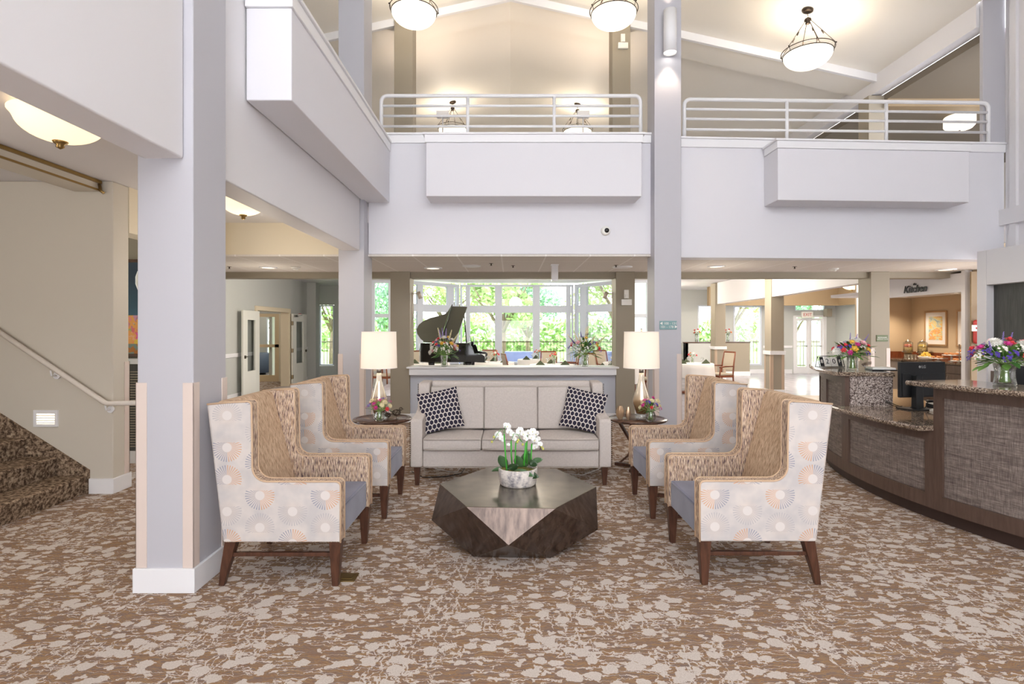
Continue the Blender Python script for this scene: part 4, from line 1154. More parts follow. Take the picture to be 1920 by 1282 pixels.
for i, (pxb, pxt, pyt, dy, r) in enumerate(((951, 945.5, 810, -.07, .006), (960, 958.5, 826, .0, .0055), (966, 967, 828, -.03, .0055), (982, 986, 828, -.04, .0075), (988, 988.5, 816, .02, .005), (996, 997, 832, .0, .0055))):
    m = M(); m.tube([op_(pxb, 885 if dy < -.05 else 870, dy), op_((pxb+pxt)/2-.6, (880+pyt)/2, dy), op_(pxt, pyt, dy)], r, 8); m.build('stem', OG, op)
for pts in (((945.5, 812), (941, 803), (933, 812), (925, 826)), ((958.5, 826), (964, 812), (972, 815), (978, 828)), ((967, 828), (973, 822), (980, 828), (981, 834)), ((988, 816), (994, 805), (1004, 815), (1012, 836)), ((945.5, 812), (947, 800), (948, 794)), ((997, 832), (1003, 825), (1010, 826), (1016, 838))):
    m = M(); m.tube([op_(a, b, -.01) for a, b in pts], .002, 5); m.build('spray', OG, op)
def orchid_mesh():
    m = M()
    for k, (a, L, w) in enumerate(((90, 1, .42), (210, .95, .40), (330, .95, .40), (15, 1.05, .72), (165, 1.05, .72))):
        a = math.radians(a); d = Vector((math.cos(a), 0, math.sin(a))); s = Vector((-math.sin(a), 0, math.cos(a))); vs = []; n = 5
        for i in range(n+1):
            t = i/n; ww = w*math.sin(PI*min(1, t*.85+.1))**.7; c = d*L*t + Vector((0, -.18*math.sin(PI*t) + .1*t, 0)) + Vector((0, .03*k*.3, 0))
            vs += [c - s*ww, c + Vector((0, -.06, 0)), c + s*ww]
        m.add([tuple(q) for q in vs], [(3*i+j, 3*i+j+1, 3*i+j+4, 3*i+j+3) for i in range(n) for j in range(2)], 0, True)
    m.ball((0, -.12, -.06), (.14, .16, .16), 8, 1); m.ball((0, -.2, -.2), (.1, .1, .14), 8, 0)
    return m.mesh('orchid_bloom', [PETAL, BUD])
om = orchid_mesh()
for i, (px, py, s) in enumerate(((934, 816, .030), (941, 823, .028), (951, 801, .032), (955, 809, .026), (948, 795, .018), (961, 815, .026), (964, 824, .022), (975, 808, .032), (981, 812, .026), (990, 810, .030), (998, 807, .030), (1004, 812, .030), (996, 818, .026), (1002, 824, .030), (1008, 826, .028), (1003, 838, .026), (1012, 830, .022), (971, 816, .022), (953, 833, .014), (985, 820, .022))):
    o = bpy.data.objects.new('orchid_bloom', om); COL.objects.link(o); o.parent = op; o.location = op_(px, py, rnd.uniform(-.05, .04)); o.scale = (s,)*3
    o.rotation_euler = (rnd.uniform(-.4, .4), rnd.uniform(-.6, .6), rnd.uniform(-.5, .5))
for px, py in ((926, 818), (922.5, 827), (972, 824), (980, 832), (984, 821), (1015, 836), (1018, 840), (970, 828)):
    m = M(); q = op_(px, py, -.02); m.ball(tuple(q), (.009, .009, .011), 8); m.build('bud', BUD, op)
for i, (px0, py0, dx, dz, L, w, dr, dark, dy) in enumerate(((948, 878, -.35, .9, .13, .04, .15, 0, .02), (940, 880, -1, .55, .085, .022, .5, 0, -.02), (953, 880, .75, .9, .115, .032, .25, 1, -.06), (962, 882, 1, .35, .17, .03, .35, 0, -.09), (982, 878, .3, 1, .15, .042, .1, 0, .05), (976, 880, -.25, 1, .12, .04, .1, 0, .04), (992, 868, 1, .5, .07, .03, .3, 1, -.04), (998, 868, 1, .45, .09, .022, .1, 0, .03), (985, 884, 1, .1, .1, .03, .2, 1, -.08), (965, 880, -.8, .4, .1, .03, .5, 1, -.05))):
    m = M(); q = op_(px0, py0, dy); n = 6
    d = Vector((dx, dy*1.5, dz)).normalized(); sd = Vector((-d.z, .3, d.x)).normalized(); vs = []
    for j in range(n+1):
        t = j/n; c = q + d*L*t + Vector((0, -.2*L*t*t, -dr*L*t*t)); ww = w*math.sin(PI*(t*.85+.12))**.8
        vs += [tuple(c - sd*ww), tuple(c + Vector((0, .18*ww, -.1*ww))), tuple(c + sd*ww)]
    m.add(vs, [(3*a+b, 3*a+b+1, 3*a+b+4, 3*a+b+3) for a in range(n) for b in range(2)], 0, True)
    o = m.build('leaf', OLD if dark else OL, op); sl = o.modifiers.new('solid', 'SOLIDIFY'); sl.thickness = .002
# ---- cables and floor plate
cb = M(); cb.tube([P(772, 900, 6.2)[:2]+(.006,), (-.95, 5.95, .006), (-.72, 5.98, .006), (-.55, 6.1, .01), (-.50, 6.35, .05), (-.50, 6.47, .12)], .005, 6)
tag(cb.build('power_cord', M_BLACK), 'black power cord lying on the carpet under the left half of the sofa', 'cord')
cb = M(); cb.tube([(-.92, 6.38, .006), (-.78, 6.25, .006), (-.62, 6.16, .006), (-.6, 6.2, .006), (-.58, 6.4, .006)], .004, 6)
tag(cb.build('power_cord', W_TRIM), 'white power cord looping on the carpet under the left half of the sofa', 'cord')
cb = M(); cb.tube([(.5, 6.15, .006), (.8, 6.05, .006), (1.02, 6.3, .006), (1.1, 6.55, .02), (1.13, 6.7, .3), (1.2, 6.72, .5)], .004, 6)
tag(cb.build('power_cord', W_TRIM), 'white power cord running from the sofa towards the right side table', 'cord')
fp = thing('floor_outlet', 'brass floor outlet plate in the carpet under the near left armchair', 'floor outlet', P(652, 1083, 3.56)[:2]+(0,))
m = M(); m.box(-.06, .06, -.06, .06, 0, .006); m.build('plate', M_BRASS, fp, bevel=.003)
m = M(); m.box(-.035, .035, -.03, .03, .006, .009); m.build('lid', M_BRASS, fp, bevel=.002)
# =================================================================== RECEPTION DESK
CX, CY = 7.265, 5.2
A0, A1, A2, A3 = -.72, -.164, .158, .82
dk = thing('reception_desk', 'long curved brown reception desk with woven panels and granite tops', 'reception desk', (3.7, 5.2, 0))
off = Matrix.Translation((-3.7, -5.2, 0))
def da(name, mt, r0, r1, a0, a1, z0, z1, n=24, bevel=0, parent=dk, o=off):
    m = M(); m.arc(CX, CY, r0, r1, a0, a1, z0, z1, n)
    if o: m.xf(o)
    return m.build(name, mt, parent, bevel=bevel)
da('toe_kick', mat('kick_dark', S(62, 46, 40), .5), 3.5, 3.70, A0, A3, 0, .112, 48)
# bays: (a0, a1, top z)
bays = [(A0, A1-.0, 1.14), (A1, A2, .77), (A2, A3, 1.13)]
for i, (a0, a1, zt_) in enumerate(bays):
    nb = 1
    edges = {0: [A0, -.44, A1], 1: [A1, A2], 2: [A2, .34, .56, A3]}[i]
    da('carcass', WD_DESK, 3.55, 3.735, a0, a1, .113, zt_, 30)
    for e0, e1 in zip(edges, edges[1:]):
        sw = .021
        fr2 = M()
        fr2.arc(CX, CY, 3.735, 3.765, e0, e0+sw, .113, zt_, 2); fr2.arc(CX, CY, 3.735, 3.765, e1-sw, e1, .113, zt_, 2)
        fr2.arc(CX, CY, 3.735, 3.765, e0+sw, e1-sw, .113, .235, 14); fr2.arc(CX, CY, 3.735, 3.765, e0+sw, e1-sw, zt_-.09, zt_, 14)
        fr2.xf(off); fr2.build('panel_frame', WD_DESK, dk)
        da('woven_panel', M_WOVEN, 3.734, 3.747, e0+sw+.0005, e1-sw-.0005, .2355, zt_-.0905, 14)
def top(name, r0, r1, a0, a1, z1, th=.04):
    # rounded front edge granite top
    prof = [(r0, z1-th), (r1-.012, z1-th), (r1, z1-th*.7), (r1, z1-th*.3), (r1-.012, z1), (r0, z1)]
    m = M(); n = 36; L = len(prof)
    for i in range(n+1):
        a = a0+(a1-a0)*i/n
        for r, z in prof: m.v.append((CX-r*math.cos(a)-3.7, CY+r*math.sin(a)-5.2, z))
    for i in range(n):
        for k in range(L):
            b = i*L; m.f.append((b+k, b+L+k, b+L+(k+1)%L, b+(k+1)%L)); m.m.append(0); m.s.append(False)
    m.f.append(tuple(range(L))); m.m.append(0); m.s.append(False)
    m.f.append(tuple(n*L+k for k in range(L))[::-1]); m.m.append(0); m.s.append(False)
    return m.build(name, M_GRANITE, dk)
top('granite_counter', 3.33, 3.90, A0-.02, A1-.0+.035, 1.18)
top('granite_counter', 3.30, 3.88, A2-.012, A3+.02, 1.168)
top('granite_counter', 2.95, 3.92, A1+.0005, A2-.0005, .81)
da('side_panel', M_GRANITE2, 3.31, 3.72, A2-.006, A2-.0005, .811, 1.127, 1)
da('inner_wall', WD_DESK, 3.35, 3.50, A0, A1, .113, 1.139, 12); da('inner_wall', WD_DESK, 3.35, 3.50, A2+.001, A3, .113, 1.127, 12)
da('work_surface', M_GRANITE, 2.75, 3.32, A0, A1-.001, .77, .81, 12); da('work_surface', M_GRANITE, 2.75, 3.29, A2+.001, A3, .77, .81, 12)
da('cabinet', WD_DESK, 2.85, 3.3, A2+.05, A3, .0, .769, 8)

def txt(s, size, mt, parent, loc, rot, ext=.001, shear=0, name='lettering', align='CENTER', bold=0):
    c = bpy.data.curves.new(name, 'FONT'); c.body = s; c.size = size; c.extrude = ext; c.align_x = align; c.align_y = 'CENTER'; c.shear = shear; c.offset = bold
    tmp = bpy.data.objects.new('tmp', c); COL.objects.link(tmp)
    bpy.context.view_layer.update()
    me = bpy.data.meshes.new_from_object(tmp.evaluated_get(bpy.context.evaluated_depsgraph_get())); bpy.data.objects.remove(tmp)
    me.materials.clear(); me.materials.append(mt); me.name = name
    o = bpy.data.objects.new(name, me); COL.objects.link(o); o.parent = parent; o.location = loc; o.rotation_euler = rot
    return o
# monitor
mo = thing('computer_monitor', 'black computer monitor seen from behind on the low reception counter', 'monitor', (4.12, 5.52, .811), math.radians(9))
m = M(); m.box(-.16, .13, -.10, .10, 0, .012); m.build('stand_base', M_BLACK, mo, bevel=.004)
m = M(); m.taper((-.05, .04, -.03, .03), (-.045, .03, -.025, .03), .012, .34); m.build('stand_neck', M_BLACK, mo, bevel=.004)
m = M(); m.box(-.17, .36, .035, .07, .115, .475); sc = m.build('screen_back', M_BLACK, mo, bevel=.006)
m = M(); m.box(-.15, .34, .026, .036, .13, .36); m.build('rear_bulge', M_BLACK, sc, bevel=.004)
m = M(); m.box(-.165, .355, .0705, .072, .12, .47); m.build('screen', M_BLACKG, sc)
LOGO = mat('logo_grey', S(150, 150, 150), .4)
txt('LG', .04, LOGO, mo, (.10, .032, .425), (PI/2, 0, 0), name='logo', bold=.0008)
m = M(); m.lathe([(0, 0), (.013, 0), (.013, .002), (0, .002)], n=16); m.xf(Matrix.Translation((.055, .034, .425)) @ Matrix.Rotation(PI/2, 4, 'X')); m.build('logo_disc', LOGO, mo)
ph = thing('desk_phone', 'black desk phone on the low counter behind the monitor stand', 'phone', (4.42, 5.62, .811), .3)
m = M(); m.prism([(-.09, 0), (.09, 0), (.09, .045), (-.09, .02)], 'x', -.08, .08); m.build('body', M_BLACK, ph, bevel=.006)
m = M(); m.tube([(-.06, -.08, .045), (-.06, -.03, .062), (-.06, .03, .066), (-.06, .085, .06)], [.016, .011, .011, .016], 8); m.build('handset', M_BLACK, ph)
m = M()
for i in range(4):
    for j in range(3): m.box(-.01+j*.024, .006+j*.024, -.06+i*.028, -.042+i*.028, .036, .045)
m.build('keypad', M_STEEL, ph)
kb = M(); kb.box(-.2, .2, -.07, .07, 0, .018)
for i in range(4):
    for j in range(12): kb.box(-.19+j*.032, -.164+j*.032, -.06+i*.031, -.034+i*.031, .018, .024)
o = kb.build('keyboard', M_WHITEPL); o.location = (4.35, 5.36, .811); o.rotation_euler = (0, 0, .15); tag(o, 'pale keyboard on the low counter by the monitor stand', 'keyboard')
cb = M(); cb.tube([P(1655, 747, 5.75), P(1662, 752, 5.7), (3.86+.15, 5.6, .82), (3.98, 5.50, .818), (4.05, 5.46, .818), (4.16, 5.48, .83), (4.22, 5.5, .92)], .004, 6)
cb.tube([(3.92, 5.72, .86), (3.98, 5.62, .817), (4.06, 5.56, .817), (4.1, 5.5, .86), (4.14, 5.55, .95)], .0035, 6)
cb.tube([(3.94, 5.74, .83), (4.02, 5.68, .817), (4.10, 5.70, .817), (4.02, 5.62, .82)], .003, 6)
tag(cb.build('cable_tangle', M_BLACK), 'tangle of thin black cables on the low granite counter', 'cable')
bn = thing('document_binder', 'dark clipboard with white papers resting at the end of the far tall counter', 'papers', P(1655, 693, 6.02)[:2]+(1.169,), -.25)
m = M(); m.box(-.14, .10, -.11, .11, .0, .012); m.build('cover', M_BLACK, bn); m = M(); m.box(-.13, .09, -.1, .1, .0125, .032); m.build('paper_stack', M_WHITEPL, bn)
# flip calendar
cl = thing('desk_calendar', 'flip desk calendar reading 20 on the far tall counter', 'calendar', P(1556, 688, 6.45)[:2]+(1.1725,), .06)
m = M()
for x in (-.15, .15):
    m.tube([(x, -.045, 0), (x, 0, .13)], .004, 5); m.tube([(x, .045, 0), (x, 0, .13)], .004, 5); m.tube([(x, -.045, .004), (x, .045, .004)], .004, 5)
m.tube([(-.15, -.045, .004), (.15, -.045, .004)], .005, 5); m.tube([(-.15, 0, .13), (.15, 0, .13)], .003, 5)
m.build('stand', M_BLACK, cl)
sl = math.atan2(.045, .13)
INK = mat('print_black', S(30, 28, 30), .6)
for i, (xa, xb, chh, dark) in enumerate(((-.14, -.092, '8', 1), (-.084, -.012, '2', 0), (-.004, .068, '0', 0), (.078, .128, 'F', 1))):
    m = M(); m.box(xa, xb, -.002, .0, 0, .115); m.xf(Matrix.Translation((0, -.042, .012)) @ Matrix.Rotation(-sl, 4, 'X')); c = m.build('card', M_BLACK if dark else M_WHITEPL, cl)
    txt(chh, .085 if not dark else .06, M_WHITEPL if dark else INK, cl, ((xa+xb)/2, -.027, .068), (PI/2-sl, 0, 0), .0006, name='numeral')
m = M()
for k in range(16): x = -.13+k*.017; m.tube([(x+.004*math.cos(a*PI/4), .008*math.cos(a*PI/4), .13+.008*math.sin(a*PI/4)) for a in range(8)], .001, 4, closed=True)
m.build('spiral', M_BLACK, cl)
# reception bouquets
mixr = [('rose', 'red', 9, 1), ('rose', 'pink', 3, 1.4), ('mum', 'white', 4, 1.7), ('rose', 'yellow', 4, 1.3), ('cluster', 'purple', 9, .9), ('cluster', 'white', 10, .9), ('spike', 'lav', 3, .9), ('rose', 'magenta', 3, 1)]
bouquet('flower_arrangement', 'large mixed bouquet in a glass vase on the far tall reception counter', P(1598, 690, 6.02)[:2]+(1.169,), .062, .16, .20, .14, mixr, 11, 'bouquets on the reception desk', size=.036, nleaf=70, leafL=.11)
bouquet('flower_arrangement', 'large mixed bouquet in a glass vase on the near reception counter at the right edge', P(1884, 722, 4.30)[:2]+(1.181,), .075, .17, .235, .155, mixr, 17, 'bouquets on the reception desk', size=.037, nleaf=80, leafL=.12)
pm = thing('computer_monitor', 'black screen behind the near bouquet at the right edge', 'monitor', (5.35, 5.55, .811), -1.2)
m = M(); m.box(-.12, .12, -.08, .08, 0, .012); m.build('stand_base', M_BLACK, pm); m = M(); m.box(-.02, .02, 0, .02, .012, .2); m.build('stand_neck', M_BLACK, pm); m = M(); m.box(-.27, .27, -.03, 0, .1, .43); m.build('screen_back', M_BLACK, pm, bevel=.005)

# =================================================================== LIGHT FITTINGS
def pendant(label, x, y, D=.76, n=6, drop=.92, zc=None, scale=1):
    zc = vz(x) - .005 if zc is None else zc
    t = thing('pendant_light', label, 'pendant light', (x, y, zc), 0, 'bowl pendant lights under the vault')
    R = D/2; slope = -.223*(1 if x > 0 else -1)
    m = M(); m.lathe([(0, 0), (.085, 0), (.085, -.02), (.05, -.04), (0, -.045)], n=20); m.xf(Matrix.Rotation(-math.atan(slope), 4, 'Y')); m.build('canopy', M_IRON, t)
    m = M()
    for k in range(3): m.tube([(.012*math.cos(a*PI/4)*(k % 2), .012*math.cos(a*PI/4)*((k+1) % 2), -.07-k*.03+.02*math.sin(a*PI/4)) for a in range(8)], .003, 4, closed=True)
    m.build('chain', M_IRON, t)
    m = M(); m.lathe([(0, -.13), (.045, -.14), (.055, -.165), (.03, -.19), (.04, -.215), (0, -.24)], n=16); m.build('hub', M_IRON, t)
    zr = -(drop-.26)
    for k in range(n):
        a = 2*PI*k/n + .35; ca, sa = math.cos(a), math.sin(a)
        m = M(); m.tube([(.04*ca, .04*sa, -.17), (R*1.02*ca, R*1.02*sa, zr+.02)], .005, 6); m.ball((R*1.03*ca, R*1.03*sa, zr+.02), .013, 6)
        m.tube([(R*.5*ca, R*.5*sa, (-.17+zr)/2+.03), (R*.58*ca, R*.58*sa, (-.17+zr)/2-.03)], .009, 6)
        m.tube([(R*1.01*ca, R*1.01*sa, zr+.03), (R*.955*ca, R*.955*sa, zr-.05)], .0045, 5); m.build('rod', M_IRON, t)
    for r, z in ((R, zr+.01), (R*.945, zr-.045)):
        m = M(); m.tube([(r*math.cos(a*PI/24), r*math.sin(a*PI/24), z) for a in range(48)], .007, 6, closed=True); m.build('ring', M_IRON, t)
    m = M(); rb = R*.93; pr = [(0, zr-.26)] + [(rb*math.sin(b), zr-.045-.215*math.cos(b)) for b in [PI/2*i/10 for i in range(1, 11)]]
    pr += [(rb*.96, zr-.03), (rb*.9, zr-.05), (rb*.6, zr-.16), (0, zr-.24)]
    m.lathe(pr, n=40); m.build('glass_bowl', E_BOWL, t)
    l = bpy.data.lights.new('bulb', 'POINT'); l.energy = 26; l.color = (1, .90, .78); l.shadow_soft_size = .12
    q = bpy.data.objects.new('bulb', l); COL.objects.link(q); q.parent = t; q.location = (0, 0, zr+.08)
    return t
pendant('bowl pendant light at the top left of centre', -1.54, 8.72)
pendant('bowl pendant light at the top just left of the tall centre column', 1.65, 8.72)
pendant('bowl pendant light hanging on the upper right', 4.71, 8.65)
pendant('distant bowl pendant seen behind the centre railing, left one', -1.47, 13.9)
pendant('distant bowl pendant seen behind the centre railing, right one', 1.71, 13.9)
def dome_light(label, x, y, z, R, depth=.22):
    t = thing('ceiling_dome_light', label, 'ceiling light', (x, y, z), 0)
    m = M(); m.lathe([(0, 0), (R*.55, 0), (R*.55, -.03), (0, -.03)], n=24); m.build('base', M_BRASS, t)
    m = M(); m.lathe([(R*.5, -.03), (R, -.045), (R*1.0, -.052), (R*.93, -.075)] + [(R*.9*math.cos(q*PI/20), -.075-(depth-.055)*math.sin(q*PI/20)) for q in range(1, 10)] + [(0, -depth-.02)], n=48); m.build('glass_dome', E_DOME, t)
    m = M(); m.lathe([(0, -depth-.01), (R*.17, -depth-.015), (R*.14, -depth-.03), (.02, -depth-.04), (.025, -depth-.055), (0, -depth-.07)], n=16); m.build('finial', M_BRASS, t)
    return t
dome_light('cream glass dome ceiling light over the stairs at far left', PX(113, 3.62), 3.62, 3.08, .27, .20)
dome_light('cream glass dome ceiling light seen behind the big left column', PX(456, 5.95), 5.95, 3.08, .25, .20)
dome_light('cream glass dome ceiling light in the far right corridor', 9.75, 15.6, 3.06, .33, .3)
dl = thing('drum_ceiling_light', 'white glass drum light on the brown upper corridor ceiling', 'ceiling light', (PX(1799, 10.5), 10.5, 5.8))
m = M(); m.lathe([(0, 0), (.1, 0), (.08, -.03), (.02, -.05), (.02, -.08), (0, -.08)], n=20); m.build('canopy', M_IRON, dl)
m = M(); m.lathe([(0, -.09), (.24, -.09), (.25, -.11), (.25, -.27), (.2, -.33), (0, -.36)], n=32); m.build('glass_drum', E_BOWL, dl)
m = M(); m.ball((0, 0, -.365), .02, 8); m.build('finial', M_IRON, dl)
# cylinder sconce
sx, sz = PX(1252, 7.3), PZ(67, 7.3)
sc_ = thing('cylinder_sconce', 'white cylinder up and down light on the tall centre column', 'wall light', (sx, 7.3, sz))
m = M(); m.box(-.05, .03, -.02, 0, -.08, .08); m.build('back_plate', W_TRIM, sc_)
m = M(); m.lathe([(.0, -.22), (.075, -.235), (.083, -.285), (.085, -.285), (.085, .28), (.08, .28), (.075, .23), (0, .22)], (0, -.105, 0), n=32); m.build('cylinder', W_TRIM, sc_)
m = M(); m.lathe([(0, -.27), (.077, -.27), (.077, -.265), (0, -.265)], (0, -.105, 0), n=24); m.build('lens', E_SPOT, sc_)
def spot(loc, rot, e, ang, col=(1, .8, .62), blend=.6, parent=None, r=.03):
    l = bpy.data.lights.new('spot', 'SPOT'); l.energy = e; l.spot_size = ang; l.spot_blend = blend; l.color = col; l.shadow_soft_size = r
    q = bpy.data.objects.new('spot', l); COL.objects.link(q); q.location = loc; q.rotation_euler = rot
    if parent: q.parent = parent
    return q
spot((0, -.105, -.30), (0, 0, 0), 25, 1.3, parent=sc_); spot((0, -.105, .30), (PI, 0, 0), 18, 1.2, parent=sc_)
# uplights behind the upper columns
for x, lb in ((-1.35, 'small uplight box on the upper floor behind the left upper column'), (1.45, 'small uplight box on the upper floor behind the right upper column')):
    u = thing('uplight', lb, 'wall light', (x, 10.9, 5.9))
    m = M(); m.box(-.12, .12, -.06, .06, -.06, .06); m.build('box', W_TRIM, u); m = M(); m.box(-.1, .1, -.05, .05, .061, .065); m.build('lens', E_SPOT, u)
    m = M(); m.tube([(0, 0, -.06), (0, 0, -2.6)], .015, 6); m.build('pole', W_TRIM, u)
    spot((0, 0, .08), (PI, 0, 0), 60, 2.2, parent=u)
# recessed lights
def recessed(label, loc, R=.1, e=0):
    t = thing('recessed_light', label, 'recessed light', loc, 0, 'recessed ceiling lights')
    m = M(); m.lathe([(R*.82, .0), (R*1.15, .0), (R*1.15, -.004), (R*1.15, -.014), (R*.82, -.02)], n=28); m.build('trim_ring', W_TRIM, t)
    m = M(); m.lathe([(0, -.013), (R*.82, -.013)], n=28); m.build('lens', E_DISC, t)
    if e:
        l = bpy.data.lights.new('down', 'SPOT'); l.energy = e; l.spot_size = 2.2; l.spot_blend = .8; l.color = (1, .82, .62); l.shadow_soft_size = .08
        q = bpy.data.objects.new('down', l); COL.objects.link(q); q.parent = t; q.location = (0, 0, -.03)
    return t
def cp(px, py, z=ZC): Y = (z-EH)*K/(VY-py); return (PX(px, Y), Y, z+.004)
recessed('recessed light in the tile ceiling seen between the two left columns', cp(503, 501), .12, 6)
recessed('recessed light in the tile ceiling left of centre above the sofa', cp(812, 502), .13, 6)
recessed('recessed light in the tile ceiling just right of the tall centre column', cp(1343, 499), .12, 6)
recessed('recessed light in the tile ceiling in front of the kitchen sign', cp(1773, 505), .13, 10)
recessed('kitchen nook ceiling light farther inside', (9.15, 12.75, 2.384), .11, 110)
recessed('kitchen nook ceiling light nearer the opening edge', (9.2, 11.3, 2.384), .11, 110)
spk = M(); spk.lathe([(0, 0), (.15, 0), (.15, -.012), (.13, -.02), (0, -.02)], n=28)
spk.xf(Matrix.Translation(cp(884, 498))); tag(spk.build('ceiling_speaker', W_TRIM), 'round white speaker grille in the tile ceiling above the sofa', 'speaker')
spk = M(); spk.lathe([(0, 0), (.16, 0), (.16, -.012), (.13, -.02), (0, -.02)], n=28)
spk.xf(Matrix.Translation(cp(1167, 500))); tag(spk.build('ceiling_speaker', W_TRIM), 'round white ceiling disc near the right taupe column', 'speaker')
for px, py, lb in ((554, 500, 'white smoke detector on the tile ceiling at the left'), (1563, 503, 'white smoke detector on the tile ceiling at the right')):
    sd = thing('smoke_detector', lb, 'smoke detector', cp(px, py), 0, 'ceiling smoke detectors')
    m = M(); m.lathe([(0, 0), (.075, 0), (.075, -.02), (.06, -.03), (0, -.03)], n=24); m.build('base', M_WHITEPL, sd); m = M(); m.lathe([(0, -.03), (.045, -.031), (.035, -.055), (0, -.058)], n=20); m.build('head', M_WHITEPL, sd)
for px, py, lb in ((430, 500, 'fire sprinkler head in the left tile ceiling'), (921, 494, 'first fire sprinkler head above the half wall, left of centre'), (962, 498, 'fire sprinkler head above the middle of the sofa'), (1155, 497, 'fire sprinkler head near the right taupe column'), (1490, 500, 'fire sprinkler head in the right tile ceiling')):
    m = M(); m.lathe([(0, 0), (.035, 0), (.035, -.006), (.01, -.008), (.008, -.03), (.022, -.034), (0, -.038)], n=14); m.xf(Matrix.Translation(cp(px, py)))
    tag(m.build('sprinkler_head', M_IRON), lb, 'sprinkler', 'ceiling sprinkler heads')
pj = thing('ceiling_track_spot', 'white box shaped spotlight hanging from the tile ceiling', 'spotlight', cp(1040, 496))
m = M(); m.box(-.06, .06, -.06, .06, -.02, 0); m.build('mount', W_TRIM, pj); m = M(); m.box(-.05, .05, -.05, .05, -.24, -.02); m.build('housing', W_WHITE, pj, bevel=.004); m = M(); m.box(-.05, .05, -.05, .05, -.26, -.241); m.build('lens', W_TRIM, pj)
BEIGE = mat('beige_enamel', S(214, 200, 182), .35)
# picture lights on arms at the half-wall opening
for px, s, lb in ((773, 1, 'brushed swing arm spotlight on the left taupe column'), (1149, -1, 'brushed swing arm spotlight on the right taupe column')):
    t = thing('arm_spotlight', lb, 'spotlight', P(px, 551, 9.7), 0, 'arm spotlights over the half wall')
    m = M(); m.tube([(0, 0, .01), (s*.10, 0, .0)], .008, 6); m.tube([(0, 0, .03), (0, 0, -.62)], .008, 6); m.build('arm', BEIGE, t)
    m = M(); m.lathe([(0, .06), (.032, .055), (.035, -.07), (.030, -.07), (.028, .0), (0, .0)], n=16); m.xf(Matrix.Translation((s*.125, 0, -.015)) @ Matrix.Rotation(s*-.35, 4, 'Y')); m.build('head', BEIGE, t)
# emergency / sensors on the right taupe column + upper column
for Yc, px, py, lb in ((9.5, 1174, 553, 'white emergency strobe with box on the right taupe column'), (9.86, 1167.5, 74, 'white sensor with box high on the upper right column')):
    t = thing('alarm_sensor', lb, 'sensor', P(px, py, Yc))
    m = M(); m.box(-.04, .04, -.03, 0, -.06, .09); m.build('head', M_WHITEPL, t, bevel=.005); m = M(); m.box(-.02, .035, -.045, -.03, -.06, .01); m.build('cover', M_WHITEPL, t, bevel=.004)
    m = M(); m.box(-.09, .09, -.05, 0, -.18, -.075); m.build('box', M_WHITEPL, t, bevel=.005)
cd = thing('security_camera', 'white dome security camera on the centre fascia', 'camera', P(1135, 433, 7.5))
m = M(); m.lathe([(0, 0), (.062, 0), (.066, .02), (.055, .045), (.04, .05), (0, .05)], n=28); m.xf(Matrix.Rotation(PI/2, 4, 'X')); m.build('housing', M_WHITEPL, cd)
m = M(); m.ball((.012, -.05, 0), (.034, .03, .034), 14); m.build('lens', M_BLACKG, cd)
# signs
TEAL = mat('teal_sign', S(132, 166, 168), .5); OLIVE = mat('olive_sign', S(104, 116, 84), .5)
sg = thing('direction_sign', 'teal wall sign with white numbers on the tall centre column', 'sign', P(1252.5, 609.5, 7.3))
m = M(); m.box(-.115, .115, -.012, 0, -.058, .058); m.build('plate', TEAL, sg, bevel=.003)
txt('\u25c4 100 - 131', .045, M_WHITEPL, sg, (0, -.0135, .022), (PI/2, 0, 0)); txt('101 - 178 \u25ba', .045, M_WHITEPL, sg, (.01, -.0135, -.024), (PI/2, 0, 0))
sg = thing('room_sign', 'small olive wall sign on the taupe column beside the kitchen', 'sign', P(1653.5, 634, 9.5))
m = M(); m.box(-.10, .10, -.012, 0, -.055, .055); m.build('plate', OLIVE, sg, bevel=.003)
txt('RESTROOMS', .028, M_WHITEPL, sg, (0, -.0135, .012), (PI/2, 0, 0)); txt('COMMUNITY ROOM', .021, M_WHITEPL, sg, (0, -.0135, -.018), (PI/2, 0, 0))
LET = mat('dark_lettering', S(40, 42, 44), .4)
Yk = lambda px: 7.7*K/(px-VX)
ks = thing('kitchen_sign', 'dark script letters reading The Kitchen above the nook opening', 'sign', (7.69, Yk(1717), 2.40))
txt('Kitchen', .19, LET, ks, (-.012, 0, -.02), (PI/2, 0, -PI/2), .006, .3, bold=.003); txt('the', .06, LET, ks, (-.012, .0, .075), (PI/2, 0, -PI/2), .006, .3)

# =================================================================== KITCHEN NOOK
cb_ = thing('kitchen_cabinet', 'grey brown base cabinets in the kitchen nook', 'cabinet', (9.5, 11.3, 0))
m = M(); m.box(-.25, .29, -2.0, 2.0, .1, .88); m.box(-.2, .29, -2.0, 2.0, 0, .1); m.build('body', M_CAB, cb_)
for i in range(7):
    y0 = -1.98+i*.565; m = M(); m.box(-.272, -.252, y0+.01, y0+.555, .12, .68); d = m.build('door', M_CAB, cb_, bevel=.004)
    m = M(); yy = y0+(.5 if i % 2 else .07); m.tube([(-.28, yy, .5), (-.3, yy, .51), (-.3, yy, .62), (-.28, yy, .63)], .005, 6); m.build('handle', M_STEEL, d)
    m = M(); m.box(-.272, -.252, y0+.01, y0+.555, .70, .865); m.build('drawer', M_CAB, cb_, bevel=.004)
m = M(); m.box(9.19, 9.79, 9.28, 13.34, .882, .922)
tag(m.build('countertop', M_GRANITE), 'dark granite countertop along the kitchen nook', 'countertop')
m = M(); m.box(9.775, 9.795, 9.28, 13.34, .923, 1.08); m.box(9.0, 9.775, 13.32, 13.34, .923, 1.08)
tag(m.build('backsplash', WD_CHERRY), 'brown tiled backsplash behind the kitchen counter', 'backsplash')
c2 = thing('kitchen_cabinet', 'single pale fronted cabinet at the left end of the kitchen nook', 'cabinet', (8.88, 13.05, 0))
